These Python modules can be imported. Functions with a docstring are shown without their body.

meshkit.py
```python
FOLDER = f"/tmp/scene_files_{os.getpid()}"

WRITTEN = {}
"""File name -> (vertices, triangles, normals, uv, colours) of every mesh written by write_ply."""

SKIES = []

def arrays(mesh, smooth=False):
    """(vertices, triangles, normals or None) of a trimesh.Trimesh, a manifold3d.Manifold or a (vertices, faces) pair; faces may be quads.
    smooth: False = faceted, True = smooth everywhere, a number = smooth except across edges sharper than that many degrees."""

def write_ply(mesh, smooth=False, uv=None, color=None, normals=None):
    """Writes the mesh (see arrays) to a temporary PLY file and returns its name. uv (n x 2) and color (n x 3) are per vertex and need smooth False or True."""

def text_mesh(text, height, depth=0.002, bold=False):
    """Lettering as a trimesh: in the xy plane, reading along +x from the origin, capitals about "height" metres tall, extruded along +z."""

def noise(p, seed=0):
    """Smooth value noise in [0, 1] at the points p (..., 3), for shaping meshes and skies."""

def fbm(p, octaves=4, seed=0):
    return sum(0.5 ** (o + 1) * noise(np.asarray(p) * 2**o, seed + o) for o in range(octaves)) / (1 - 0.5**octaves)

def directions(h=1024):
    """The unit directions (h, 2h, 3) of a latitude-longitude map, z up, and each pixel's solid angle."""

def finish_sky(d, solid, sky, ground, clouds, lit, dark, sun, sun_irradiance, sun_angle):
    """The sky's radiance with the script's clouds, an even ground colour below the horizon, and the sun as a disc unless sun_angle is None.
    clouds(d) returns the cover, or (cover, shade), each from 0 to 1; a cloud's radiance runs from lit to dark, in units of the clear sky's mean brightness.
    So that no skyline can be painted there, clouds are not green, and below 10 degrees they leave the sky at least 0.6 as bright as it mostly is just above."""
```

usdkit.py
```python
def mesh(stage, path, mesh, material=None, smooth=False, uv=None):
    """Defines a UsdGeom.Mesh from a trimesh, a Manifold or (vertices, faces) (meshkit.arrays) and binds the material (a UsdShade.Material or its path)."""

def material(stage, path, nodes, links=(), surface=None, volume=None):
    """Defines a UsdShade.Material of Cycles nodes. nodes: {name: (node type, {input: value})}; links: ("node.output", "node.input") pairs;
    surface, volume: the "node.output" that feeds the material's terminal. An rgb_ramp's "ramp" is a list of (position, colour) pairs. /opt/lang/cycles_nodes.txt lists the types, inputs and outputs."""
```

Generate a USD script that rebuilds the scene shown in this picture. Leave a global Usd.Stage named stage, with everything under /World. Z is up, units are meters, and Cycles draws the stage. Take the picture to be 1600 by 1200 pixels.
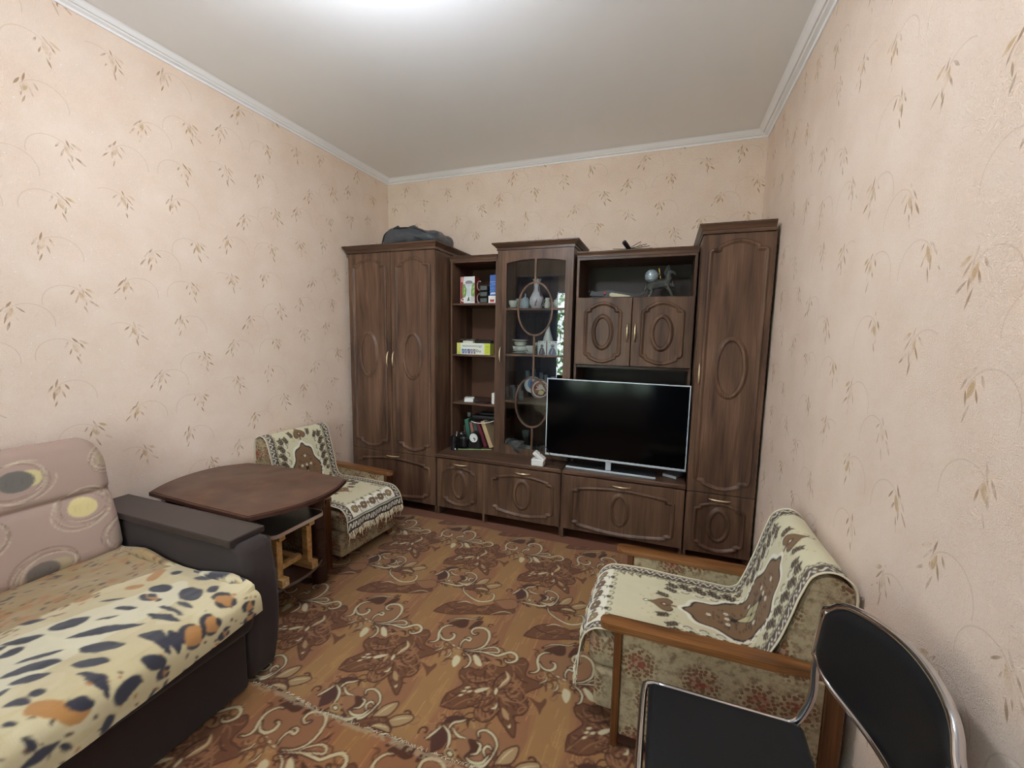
import math, random
import numpy as np, trimesh, shapely, manifold3d as m3
from shapely.geometry import Polygon, LineString, Point, box as sbox
from shapely.ops import unary_union
import usdkit, meshkit
from pxr import Usd, UsdGeom, UsdLux, UsdShade, Gf, Sdf, Vt

stage = Usd.Stage.CreateInMemory()
UsdGeom.Xform.Define(stage, '/World')
UsdGeom.Scope.Define(stage, '/World/Looks')
PI = math.pi
rng = np.random.default_rng(7)

# ---------------------------------------------------------------- camera, sky, lamp strength, exposure
CAM = (2.5617, -2.8652, 1.4682)
RIGHT = (0.93889022, 0.34378818, 0.01717073)
FWD = (-0.33970972, 0.93348918, -0.11487058)
UP = (-0.05551984, 0.10201781, 0.99323205)
cam = UsdGeom.Camera.Define(stage, '/World/camera')
cam.AddTransformOp().Set(Gf.Matrix4d(*RIGHT, 0, *UP, 0, *[-c for c in FWD], 0, *CAM, 1))
cam.CreateHorizontalApertureAttr(36.0)
cam.CreateFocalLengthAttr(36.0 * 650.6 / 1600)
cam.CreateClippingRangeAttr(Gf.Vec2f(0.02, 200))
cam.CreateExposureAttr(1.76)
SKY_STRENGTH = 6.5
LAMP_STRENGTH = 37.0
LAMP_COLOR = (0.90, 0.955, 1.03)

def lin(c):
    """sRGB 0-255 to linear"""
    c = np.asarray(c, float) / 255
    return tuple(np.where(c <= .04045, c / 12.92, ((c + .055) / 1.055) ** 2.4))

def mat(name, nodes, links=(), surface='p.BSDF'):
    return usdkit.material(stage, '/World/Looks/' + name, nodes, links, surface=surface)

dome = UsdLux.DomeLight.Define(stage, '/World/sky')
dome.CreateIntensityAttr(1.0)
sky = usdkit.material(stage, '/World/Looks/sky_look', {
    'sky': ('sky_texture', {'sky_type': 'hosek_wilkie', 'sun_direction': (0.5, 0.6, 0.62), 'turbidity': 3.0, 'ground_albedo': .3}),
    'mx': ('mix', {'fac': .75, 'color2': (.90, .93, 1.0)}),
    'bg': ('background_shader', {'strength': SKY_STRENGTH})},
    [('sky.color', 'mx.color1'), ('mx.color', 'bg.color')], surface='bg.background')
UsdShade.MaterialBindingAPI.Apply(dome.GetPrim()).Bind(sky)

# ---------------------------------------------------------------- prims
count = {}
def numbered(parent, name):
    k = (parent, name)
    n = count.get(k, 0); count[k] = n + 1
    return f'{parent}/{name}' + (f'_{n:03d}' if n else '')

class Thing:
    pass

def thing(name, label, cat, loc=(0, 0, 0), rotz=0, group=None, kind=None):
    t = Thing()
    t.path = numbered('/World', name)
    x = UsdGeom.Xform.Define(stage, t.path)
    x.AddTranslateOp().Set(Gf.Vec3d(*loc))
    if rotz:
        x.AddRotateZOp().Set(math.degrees(rotz))
    t.loc = np.array(loc, float); t.rot = rotz
    tag(x.GetPrim(), label, cat, group, kind)
    return t

def tag(p, label=None, cat=None, group=None, kind=None):
    for k, v in (('label', label), ('category', cat), ('group', group), ('kind', kind)):
        if v:
            p.SetCustomDataByKey(k, v)

def arr(m):
    v, f, _ = meshkit.arrays(m, False)
    return v, f

def part(parent, name, m, material, smooth=30, label=None, col=None, kind=None, local=False):
    """a Mesh under a thing or a part. World coordinates unless local."""
    p = Thing()
    p.path = numbered(parent.path, name); p.loc = parent.loc; p.rot = parent.rot
    v, f = arr(m)
    if not local:
        v = v - p.loc
        if p.rot:
            c, s = math.cos(-p.rot), math.sin(-p.rot)
            v = np.stack([v[:, 0] * c - v[:, 1] * s, v[:, 0] * s + v[:, 1] * c, v[:, 2]], 1)
    emit(p.path, v, f, material, smooth, col)
    tag(stage.GetPrimAtPath(p.path), label, kind=kind)
    return p

def emit(path, v, f, material, smooth, col):
    if col is None:
        usdkit.mesh(stage, path, (v, f), material, smooth)
    else:
        me = usdkit.mesh(stage, path, (v, f), material, True)
        UsdGeom.PrimvarsAPI(me).CreatePrimvar('displayColor', Sdf.ValueTypeNames.Color3fArray, 'vertex').Set(Vt.Vec3fArray.FromNumpy(np.asarray(col, np.float32)))

def single(name, m, material, label, cat, smooth=30, group=None, kind=None, col=None):
    v, f = arr(m)
    loc = np.array([*(v[:, :2].min(0) + v[:, :2].max(0)) / 2, v[:, 2].min()])
    path = numbered('/World', name)
    emit(path, v - loc, f, material, smooth, col)
    pr = stage.GetPrimAtPath(path)
    UsdGeom.Xformable(pr).AddTranslateOp().Set(Gf.Vec3d(*loc))
    tag(pr, label, cat, group, kind)
    t = Thing(); t.path = path; t.loc = loc; t.rot = 0
    return t

def struct(name, m, material, smooth=False, label=None):
    path = numbered('/World', name)
    v, f = arr(m)
    emit(path, v, f, material, smooth, None)
    tag(stage.GetPrimAtPath(path), label, kind='structure')
    t = Thing(); t.path = path; t.loc = np.zeros(3); t.rot = 0
    return t

# ---------------------------------------------------------------- shapes
cat = lambda ms: trimesh.util.concatenate([trimesh.Trimesh(*arr(m), process=False) for m in ms])

def bx(x0, x1, y0, y1, z0, z1, c=0.0):
    """box, its edges chamfered by c"""
    if c <= 0:
        m = trimesh.creation.box(); m.apply_scale([x1 - x0, y1 - y0, z1 - z0])
        m.apply_translation([(x0 + x1) / 2, (y0 + y1) / 2, (z0 + z1) / 2]); return m
    lo, hi, p = np.array([x0, y0, z0]), np.array([x1, y1, z1]), []
    c = min(c, *((hi - lo) / 2.01))
    for s in np.ndindex(2, 2, 2):
        q = np.where(np.array(s) == 0, lo, hi); d = np.where(np.array(s) == 0, 1, -1) * c
        for k in range(3):
            w = q + d; w[k] = q[k]; p.append(w)
    return trimesh.convex.convex_hull(np.array(p))

def rbox(x0, x1, y0, y1, z0, z1, r=.02, n=10):
    """softly rounded box with dense faces"""
    h = np.array([x1 - x0, y1 - y0, z1 - z0]) / 2; c = np.array([x1 + x0, y1 + y0, z1 + z0]) / 2
    vs, fs, off = [], [], 0
    r = min(r, *(h * .99))
    def axis(hh):
        e = hh - r; a = np.sin(np.linspace(-PI / 4, PI / 4, 7)) / math.sin(PI / 4)
        inner = np.linspace(-e, e, n + 1)
        edge = r * np.linspace(0, 1, 5)[1:]
        return np.r_[-e - edge[::-1], inner, e + edge]
    for k in range(3):
        i, j = [(1, 2), (2, 0), (0, 1)][k]
        A, B = axis(h[i]), axis(h[j])
        for s in (-1, 1):
            g = np.zeros((len(A), len(B), 3)); g[..., i] = A[:, None]; g[..., j] = B[None]; g[..., k] = s * h[k]
            q = np.clip(g, -(h - r), h - r); d = g - q
            d /= np.linalg.norm(d, axis=-1, keepdims=True) + 1e-12
            g = q + r * d
            a, b = np.meshgrid(np.arange(len(A) - 1), np.arange(len(B) - 1), indexing='ij')
            idx = lambda u, v: (u * len(B) + v).ravel() + off
            quad = np.stack([idx(a, b), idx(a + 1, b), idx(a + 1, b + 1), idx(a, b + 1)], 1)
            if s < 0: quad = quad[:, ::-1]
            fs.append(quad); vs.append(g.reshape(-1, 3)); off += g.shape[0] * g.shape[1]
    v, f = np.vstack(vs) + c, np.vstack(fs)
    m = trimesh.Trimesh(v, np.vstack([f[:, [0, 1, 2]], f[:, [0, 2, 3]]]), process=True)
    m.merge_vertices(digits_vertex=5)
    return m

def spline(P, n=8, closed=False):
    P = np.asarray(P, float)
    if len(P) < 3 and not closed: return np.array([P[0] + (P[-1] - P[0]) * t for t in np.linspace(0, 1, n + 1)])
    Q = np.vstack([P[-1], P, P[:2]]) if closed else np.vstack([2 * P[0] - P[1], P, 2 * P[-1] - P[-2]])
    out = []
    for i in range(1, len(Q) - 2):
        a, b, c, d = Q[i - 1:i + 3]
        for t in np.linspace(0, 1, n, endpoint=False):
            out.append(.5 * (2 * b + (c - a) * t + (2 * a - 5 * b + 4 * c - d) * t * t + (3 * b - a - 3 * c + d) * t ** 3))
    if not closed: out.append(P[-1])
    return np.array(out)

def tube(P, r, n=10, closed=False, flat=1.0):
    P = np.asarray(P, float); N = len(P); r = np.broadcast_to(np.asarray(r, float), (N,))
    T = np.roll(P, -1, 0) - np.roll(P, 1, 0) if closed else np.gradient(P, axis=0)
    T /= np.linalg.norm(T, axis=1, keepdims=True) + 1e-12
    a = np.cross(T[0], [0, 0, 1.0]);
    if np.linalg.norm(a) < .1: a = np.cross(T[0], [0, 1.0, 0])
    a /= np.linalg.norm(a); A = []
    for t in T:
        a = a - t * (a @ t); a /= np.linalg.norm(a) + 1e-12; A.append(a)
    A = np.array(A); B = np.cross(T, A)
    th = np.arange(n) * 2 * PI / n
    v = P[:, None] + r[:, None, None] * (np.cos(th)[None, :, None] * A[:, None] + flat * np.sin(th)[None, :, None] * B[:, None])
    M = N if closed else N - 1
    i, j = np.meshgrid(np.arange(M), np.arange(n), indexing='ij'); i2 = (i + 1) % N
    q = np.stack([i * n + j, i * n + (j + 1) % n, i2 * n + (j + 1) % n, i2 * n + j], -1).reshape(-1, 4)
    f = np.vstack([q[:, [0, 1, 2]], q[:, [0, 2, 3]]]); v = v.reshape(-1, 3)
    if not closed:
        k = len(v); v = np.vstack([v, P[0], P[-1]]); jj = np.arange(n); j2 = (jj + 1) % n
        f = np.vstack([f, np.stack([np.full(n, k), j2, jj], 1), np.stack([np.full(n, k + 1), (N - 1) * n + jj, (N - 1) * n + j2], 1)])
    return trimesh.Trimesh(v, f, process=False)

def lathe(prof, at=(0, 0, 0), n=28):
    """profile of (radius, z), turned about z at the place"""
    p = np.asarray(prof, float); th = np.arange(n) * 2 * PI / n
    v = np.stack([p[:, None, 0] * np.cos(th), p[:, None, 0] * np.sin(th), np.broadcast_to(p[:, None, 1], (len(p), n))], -1).reshape(-1, 3) + np.asarray(at)
    i, j = np.meshgrid(np.arange(len(p) - 1), np.arange(n), indexing='ij'); j2 = (j + 1) % n
    q = np.stack([i * n + j, i * n + j2, (i + 1) * n + j2, (i + 1) * n + j], -1).reshape(-1, 4)
    return trimesh.Trimesh(v, np.vstack([q[:, [0, 1, 2]], q[:, [0, 2, 3]]]), process=False)

def prism(poly, d):
    gs = getattr(poly, 'geoms', [poly])
    return cat([trimesh.creation.extrude_polygon(g, d, engine='earcut') for g in gs])

def front(poly, y0, y1):
    """polygon in (x, z) extruded from y0 (front) to y1"""
    m = prism(poly, y1 - y0); v = m.vertices.copy()
    return trimesh.Trimesh(np.stack([v[:, 0], y1 - v[:, 2], v[:, 1]], 1), m.faces, process=False)

def side(poly, x0, x1):
    """polygon in (y, z) extruded along x"""
    m = prism(poly, x1 - x0); v = m.vertices.copy()
    return trimesh.Trimesh(np.stack([x0 + v[:, 2], v[:, 0], v[:, 1]], 1), m.faces, process=False)

def miter(P, closed):
    P = np.asarray(P, float)
    d = (np.roll(P, -1, 0) - P); d /= np.linalg.norm(d, axis=1, keepdims=True) + 1e-12
    n1 = np.stack([d[:, 1], -d[:, 0]], 1); n0 = np.roll(n1, 1, 0)
    if not closed: n1[-1] = n0[-1]; n0[0] = n1[0]
    m = n0 + n1; k = (m * n1).sum(1, keepdims=True)
    return m / np.maximum(k, .5)

def moulding(P, prof, closed=False):
    """profile (out, height) swept along a plan path in (a, b); returns rows of (a, b, height)"""
    P = np.asarray(P, float); N = miter(P, closed)
    g = np.stack([np.concatenate([P + N * o, np.full((len(P), 1), h)], 1) for o, h in prof], 1)
    n, k = g.shape[:2]; M = n if closed else n - 1
    i, j = np.meshgrid(np.arange(M), np.arange(k - 1), indexing='ij'); i2 = (i + 1) % n
    q = np.stack([i * k + j, i2 * k + j, i2 * k + j + 1, i * k + j + 1], -1).reshape(-1, 4)
    return g.reshape(-1, 3), np.vstack([q[:, [0, 1, 2]], q[:, [0, 2, 3]]])

BEAD = [(-.0145, -.0005), (-.0135, .0050), (-.0095, .0098), (-.004, .0118), (.001, .0108), (.006, .0066), (.0115, .0022), (.0145, -.0005)]
def bead(P, y, w=1.0, closed=True):
    """a rounded moulding on a vertical face at y, path in (x, z)"""
    v, f = moulding(P, [(o * w, h * w) for o, h in BEAD], closed)
    return trimesh.Trimesh(np.stack([v[:, 0], y - v[:, 2], v[:, 1]], 1), f[:, ::-1] if False else f, process=False)

def ellipse(cx, cz, rx, rz, n=48):
    t = np.linspace(0, 2 * PI, n, endpoint=False)
    return np.stack([cx + rx * np.cos(t), cz + rz * np.sin(t)], 1)

def sheet(G, flip=False):
    """grid of points (n, k, 3) as a surface"""
    n, k = G.shape[:2]
    i, j = np.meshgrid(np.arange(n - 1), np.arange(k - 1), indexing='ij')
    q = np.stack([i * k + j, (i + 1) * k + j, (i + 1) * k + j + 1, i * k + j + 1], -1).reshape(-1, 4)
    if flip: q = q[:, ::-1]
    return G.reshape(-1, 3), np.vstack([q[:, [0, 1, 2]], q[:, [0, 2, 3]]])

def ball(r, at, s=(1, 1, 1), sub=3):
    m = trimesh.creation.icosphere(sub, r); m.apply_scale(s); m.apply_translation(at); return m

def limbs(L, refine=.008, it=10):
    """bones (p, r, q, s) joined into one smooth body"""
    out = m3.Manifold()
    for p, r, q, s in L:
        out += m3.Manifold.batch_hull([m3.Manifold.sphere(r, 20).translate(tuple(p)), m3.Manifold.sphere(s, 20).translate(tuple(q))])
    m = out.refine_to_length(refine).to_mesh()
    t = trimesh.Trimesh(m.vert_properties[:, :3], m.tri_verts)
    trimesh.smoothing.filter_taubin(t, iterations=it)
    return t

def turn(m, ang, at=(0, 0, 0), axis=(0, 0, 1)):
    m = trimesh.Trimesh(*arr(m), process=False)
    m.apply_transform(trimesh.transformations.rotation_matrix(ang, axis, at)); return m

class Canvas:
    """a flat print: colours on a grid of points, drawn with filled and stroked outlines, read off as colours of mesh points"""
    def __init__(s, x0, x1, y0, y1, res, bg):
        s.x0, s.y0, s.res = x0, y0, res
        s.nx, s.ny = int((x1 - x0) / res) + 1, int((y1 - y0) / res) + 1
        s.X, s.Y = np.meshgrid(x0 + np.arange(s.nx) * res, y0 + np.arange(s.ny) * res, indexing='ij')
        s.C = np.empty((s.nx, s.ny, 3)); s.C[:] = lin(bg)
    def shape(s, g, c, a=1.0):
        if g.is_empty: return
        b = g.bounds
        i0, i1 = max(0, int((b[0] - s.x0) / s.res)), min(s.nx, int((b[2] - s.x0) / s.res) + 2)
        j0, j1 = max(0, int((b[1] - s.y0) / s.res)), min(s.ny, int((b[3] - s.y0) / s.res) + 2)
        if i0 >= i1 or j0 >= j1: return
        shapely.prepare(g)
        m = shapely.contains_xy(g, s.X[i0:i1, j0:j1], s.Y[i0:i1, j0:j1])
        sub = s.C[i0:i1, j0:j1]; sub[m] = sub[m] * (1 - a) + np.array(lin(c)) * a
    def fill(s, P, c, a=1.0, smooth=True):
        s.shape(Polygon(spline(P, 5, True) if smooth and len(P) > 3 else P).buffer(0), c, a)
    def stroke(s, P, w, c, taper=False, smooth=True, a=1.0):
        Q = spline(P, 7) if smooth and len(P) > 2 else np.asarray(P, float)
        if taper:
            Q = spline(Q, 4) if len(Q) > 2 else np.array([Q[0] + (Q[-1] - Q[0]) * t for t in np.linspace(0, 1, 15)])
            t = np.linspace(0, 1, len(Q)); r = w / 2 * np.clip(np.sin(PI * t) ** .7, .08, 1)
            s.shape(unary_union([Point(*q).buffer(max(k, 1e-4), 6) for q, k in zip(Q, r)]), c, a)
        else: s.shape(LineString(Q).buffer(w / 2, 4), c, a)
    def disc(s, x, y, r, c, ry=None, a=1.0):
        s.shape(Polygon(ellipse(x, y, r, ry or r, 24)), c, a)
    def soften(s, n=1, wrap=False):
        for _ in range(n):
            for ax in (0, 1):
                if wrap: a, b = np.roll(s.C, 1, ax), np.roll(s.C, -1, ax)
                else:
                    p = np.pad(s.C, [(1, 1) if k == ax else (0, 0) for k in range(3)], mode='edge'); m = p.shape[ax]
                    a, b = np.take(p, range(0, m - 2), ax), np.take(p, range(2, m), ax)
                s.C = s.C * .5 + .25 * (a + b)
    def read(s, x, y, wrap=False):
        i, j = (np.asarray(x) - s.x0) / s.res, (np.asarray(y) - s.y0) / s.res
        if wrap: i, j = i % (s.nx - 1), j % (s.ny - 1)
        i, j = np.clip(i, 0, s.nx - 1.001), np.clip(j, 0, s.ny - 1.001)
        a, b = i.astype(int), j.astype(int); u, v = (i - a)[..., None], (j - b)[..., None]
        return (s.C[a, b] * (1 - u) + s.C[a + 1, b] * u) * (1 - v) + (s.C[a, b + 1] * (1 - u) + s.C[a + 1, b + 1] * u) * v

# ---------------------------------------------------------------- materials
def plain(name, c, rough=.5, metal=0, spec=.5, coat=0, bump=0, bscale=60, sheen=0):
    n = {'p': ('principled_bsdf', {'base_color': lin(c), 'roughness': rough, 'metallic': metal, 'specular_ior_level': spec, 'coat_weight': coat, 'sheen_weight': sheen})}
    L = []
    if bump:
        n['g'] = ('geometry', {}); n['n'] = ('noise_texture', {'scale': bscale, 'detail': 4})
        n['b'] = ('bump', {'strength': bump, 'distance': .004})
        L = [('g.position', 'n.vector'), ('n.fac', 'b.height'), ('b.normal', 'p.normal')]
    return mat(name, n, L)

def wood(name, dark, mid, light, scale=(9, 9, .9), rough=.42, fine=1.0, coat=0.0):
    """straight grain along the axis whose scale is small"""
    f = tuple(s * 14 if s > 2 else s * 3 for s in scale)
    return mat(name, {
        'g': ('geometry', {}),
        'm1': ('mapping', {'scale': scale}), 'm2': ('mapping', {'scale': f}),
        'n1': ('noise_texture', {'scale': 1.6, 'detail': 3, 'roughness': .55, 'distortion': .6}),
        'n2': ('noise_texture', {'scale': 1.5, 'detail': 3}),
        'r': ('rgb_ramp', {'ramp': [(.28, lin(dark)), (.5, lin(mid)), (.72, lin(light))]}),
        'k': ('map_range', {'from_min': .35, 'from_max': .7, 'to_min': 1 - .28 * fine, 'to_max': 1.08}),
        'mx': ('mix', {'mix_type': 'multiply', 'fac': 1.0}),
        'b': ('bump', {'strength': .12, 'distance': .001}),
        'p': ('principled_bsdf', {'roughness': rough, 'coat_weight': coat, 'coat_roughness': .15, 'specular_ior_level': .3})},
        [('g.position', 'm1.vector'), ('g.position', 'm2.vector'), ('m1.vector', 'n1.vector'), ('m2.vector', 'n2.vector'), ('n1.fac', 'r.fac'),
         ('n2.fac', 'k.value'), ('r.color', 'mx.color1'), ('k.result', 'mx.color2'), ('mx.color', 'p.base_color'), ('n2.fac', 'b.height'), ('b.normal', 'p.normal')])

def printed(name, rough=.95, bump=.3, bscale=300, sheen=.0, spec=.2):
    """cloth whose print comes with the mesh"""
    return mat(name, {'a': ('attribute', {'attribute': 'displayColor'}), 'g': ('geometry', {}),
        'n': ('noise_texture', {'scale': bscale, 'detail': 3}), 'b': ('bump', {'strength': bump, 'distance': .003}),
        'p': ('principled_bsdf', {'roughness': rough, 'sheen_weight': sheen, 'specular_ior_level': spec})},
        [('a.color', 'p.base_color'), ('g.position', 'n.vector'), ('n.fac', 'b.height'), ('b.normal', 'p.normal')])

def glassy(name, tint=(1, 1, 1), refl=1.0, rough=.02):
    return mat(name, {'f': ('fresnel', {'IOR': 1.5}), 't': ('transparent_bsdf', {'color': tint}), 'g': ('glossy_bsdf', {'color': (refl,) * 3, 'roughness': rough}),
        'm': ('mix_closure', {})}, [('f.fac', 'm.fac'), ('t.BSDF', 'm.closure1'), ('g.BSDF', 'm.closure2')], surface='m.closure')

M_WOOD = wood('walnut_film', (64, 45, 35), (98, 72, 56), (122, 93, 73), rough=.38)
M_WOODH = wood('walnut_film_level', (64, 44, 34), (92, 67, 52), (110, 82, 64), scale=(.9, 9, 9), rough=.36)
M_EDGE = plain('walnut_edge', (120, 92, 72), .4)
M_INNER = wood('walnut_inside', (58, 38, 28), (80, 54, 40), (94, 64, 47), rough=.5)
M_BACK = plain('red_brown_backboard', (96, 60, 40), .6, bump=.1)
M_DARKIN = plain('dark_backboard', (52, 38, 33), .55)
M_BRASS = plain('pale_brass', (240, 224, 186), .30, 1.0)
M_CHROME = plain('chrome', (205, 205, 208), .12, 1.0)
M_SILVER = plain('silver_plastic', (196, 205, 214), .35, .3)
M_SCREEN = mat('black_screen', {'p': ('principled_bsdf', {'base_color': (.0012, .0012, .0015), 'roughness': .10, 'specular_ior_level': .18})})
M_BLACK = plain('black_plastic', (22, 22, 24), .4)
M_WHITE = plain('white_plastic', (226, 228, 226), .4)
M_PORC = plain('white_porcelain', (214, 212, 202), .15)
M_PAPER = plain('white_card', (222, 222, 216), .6)
M_GLASS = glassy('clear_pane', (.93, .95, .95))
M_TUMBLER = mat('tumbler_glass', {'f': ('fresnel', {'IOR': 1.5}), 't': ('transparent_bsdf', {'color': (.95, .965, .97)}), 'd': ('diffuse_bsdf', {'color': (.62, .66, .68)}), 'm0': ('mix_closure', {'fac': .09}), 'g': ('glossy_bsdf', {'color': (1, 1, 1), 'roughness': .03}), 'm': ('mix_closure', {})},
    [('t.BSDF', 'm0.closure1'), ('d.BSDF', 'm0.closure2'), ('f.fac', 'm.fac'), ('m0.closure', 'm.closure1'), ('g.BSDF', 'm.closure2')], surface='m.closure')
M_SMOKE = glassy('smoky_glass', (.42, .43, .40), 1.0, .05)
M_OAK = wood('amber_oak', (70, 42, 21), (122, 79, 42), (152, 105, 62), scale=(1.2, 14, 14), rough=.35, fine=1.2, coat=.3)
M_OAKV = wood('amber_oak_upright', (64, 36, 18), (98, 59, 31), (120, 76, 42), scale=(12, 12, 1.0), rough=.4, fine=1.1)
M_TABLE = mat('worn_brown_tabletop', {
    'g': ('geometry', {}), 'n': ('noise_texture', {'scale': 7, 'detail': 5, 'roughness': .6}), 'n2': ('noise_texture', {'scale': 3, 'detail': 2}),
    'r': ('rgb_ramp', {'ramp': [(.3, lin((62, 37, 26))), (.55, lin((80, 52, 37))), (.75, lin((104, 72, 48)))]}),
    'k': ('map_range', {'from_min': .3, 'from_max': .7, 'to_min': .3, 'to_max': .52}),
    'p': ('principled_bsdf', {'coat_weight': .0, 'specular_ior_level': .4})},
    [('g.position', 'n.vector'), ('g.position', 'n2.vector'), ('n.fac', 'r.fac'), ('r.color', 'p.base_color'), ('n2.fac', 'k.value'), ('k.result', 'p.roughness')])
M_TDARK = plain('dark_stained_wood', (58, 34, 26), .4)
M_PINE = wood('raw_pine', (178, 134, 78), (212, 172, 112), (228, 194, 138), scale=(1.5, 18, 18), rough=.7)
M_LAMINATE = plain('dark_grey_laminate', (62, 58, 56), .35, bump=.05)
M_LAMEDGE = plain('pale_laminate_edge', (206, 190, 178), .5)
M_VELOUR = plain('dark_brown_velour', (42, 30, 28), .9, bump=.25, bscale=500, sheen=.08)
M_CAP = plain('wenge_veneer', (44, 35, 33), .38, bump=.04)
M_LEATHER = plain('black_leatherette', (15, 16, 18), .5, spec=.3, bump=.12, bscale=260)
M_RUBBER = plain('black_rubber', (18, 18, 18), .6)
M_FRINGE = plain('cream_fringe', (212, 200, 172), .9, bump=.2, bscale=300)
M_UPH = mat('floral_upholstery', {
    'g': ('geometry', {}),
    'sp': ('separate_xyz', {}), 'uu': ('math', {'math_type': 'add'}), 'fl': ('combine_xyz', {}), 'v': ('voronoi_texture', {'dimensions': '2D', 'scale': 6.6, 'randomness': .5}), 'w': ('voronoi_texture', {'dimensions': '2D', 'scale': 74}), 'n': ('noise_texture', {'scale': 38, 'detail': 4, 'roughness': .65}),
    'bg': ('rgb_ramp', {'ramp': [(.32, lin((116, 98, 76))), (.5, lin((156, 140, 112))), (.72, lin((170, 155, 126)))]}),
    'c1': ('map_range', {'from_min': .34, 'from_max': .06, 'to_min': 0, 'to_max': 1, 'clamp': True}),
    'c2': ('map_range', {'from_min': .50, 'from_max': .34, 'to_min': 0, 'to_max': 1, 'clamp': True}),
    'wl': ('math', {'math_type': 'less_than', 'value2': .40}),
    'nn': ('map_range', {'from_min': .44, 'from_max': .54, 'to_min': 0, 'to_max': 1, 'clamp': True}),
    'f1': ('math', {'math_type': 'multiply'}), 'f2': ('math', {'math_type': 'multiply'}),
    'm1': ('mix', {'color2': lin((110, 84, 60))}), 'm2': ('mix', {'color2': lin((128, 66, 52))}),
    'p': ('principled_bsdf', {'roughness': .95, 'specular_ior_level': .2})},
    [('g.position', 'sp.vector'), ('sp.x', 'uu.value1'), ('sp.y', 'uu.value2'), ('uu.value', 'fl.x'), ('sp.z', 'fl.y'), ('fl.vector', 'v.vector'), ('fl.vector', 'w.vector'), ('g.position', 'n.vector'), ('n.fac', 'bg.fac'), ('v.distance', 'c1.value'), ('v.distance', 'c2.value'),
     ('w.distance', 'wl.value1'), ('n.fac', 'nn.value'), ('c2.result', 'f1.value1'), ('wl.value', 'f1.value2'), ('c1.result', 'f2.value1'), ('nn.result', 'f2.value2'),
     ('bg.color', 'm1.color1'), ('f1.value', 'm1.fac'), ('m1.color', 'm2.color1'), ('f2.value', 'm2.fac'), ('m2.color', 'p.base_color')])
M_RUG = printed('rug_pile', .97, .35, 420, .15, .1)
M_THROW = printed('woven_throw', .95, .3, 500, .1, .15)
M_FLEECE = printed('leopard_fleece', .9, .25, 350, .35, .2)
M_CUSHION = printed('figured_chenille', .9, .2, 500, .1, .2)
M_PRINTED = printed('printed_card', .45, 0.0, 100, 0, .5)
M_CEIL = plain('satin_ceiling', (241, 243, 247), .42, spec=.4)
M_COVE = plain('white_cornice', (246, 247, 250), .45)
M_FLOOR = wood('red_brown_boards', (84, 48, 32), (108, 66, 46), (120, 76, 54), scale=(.8, 7, 7), rough=.5)
M_FRAME = plain('white_window_frame', (232, 234, 236), .4)

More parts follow.
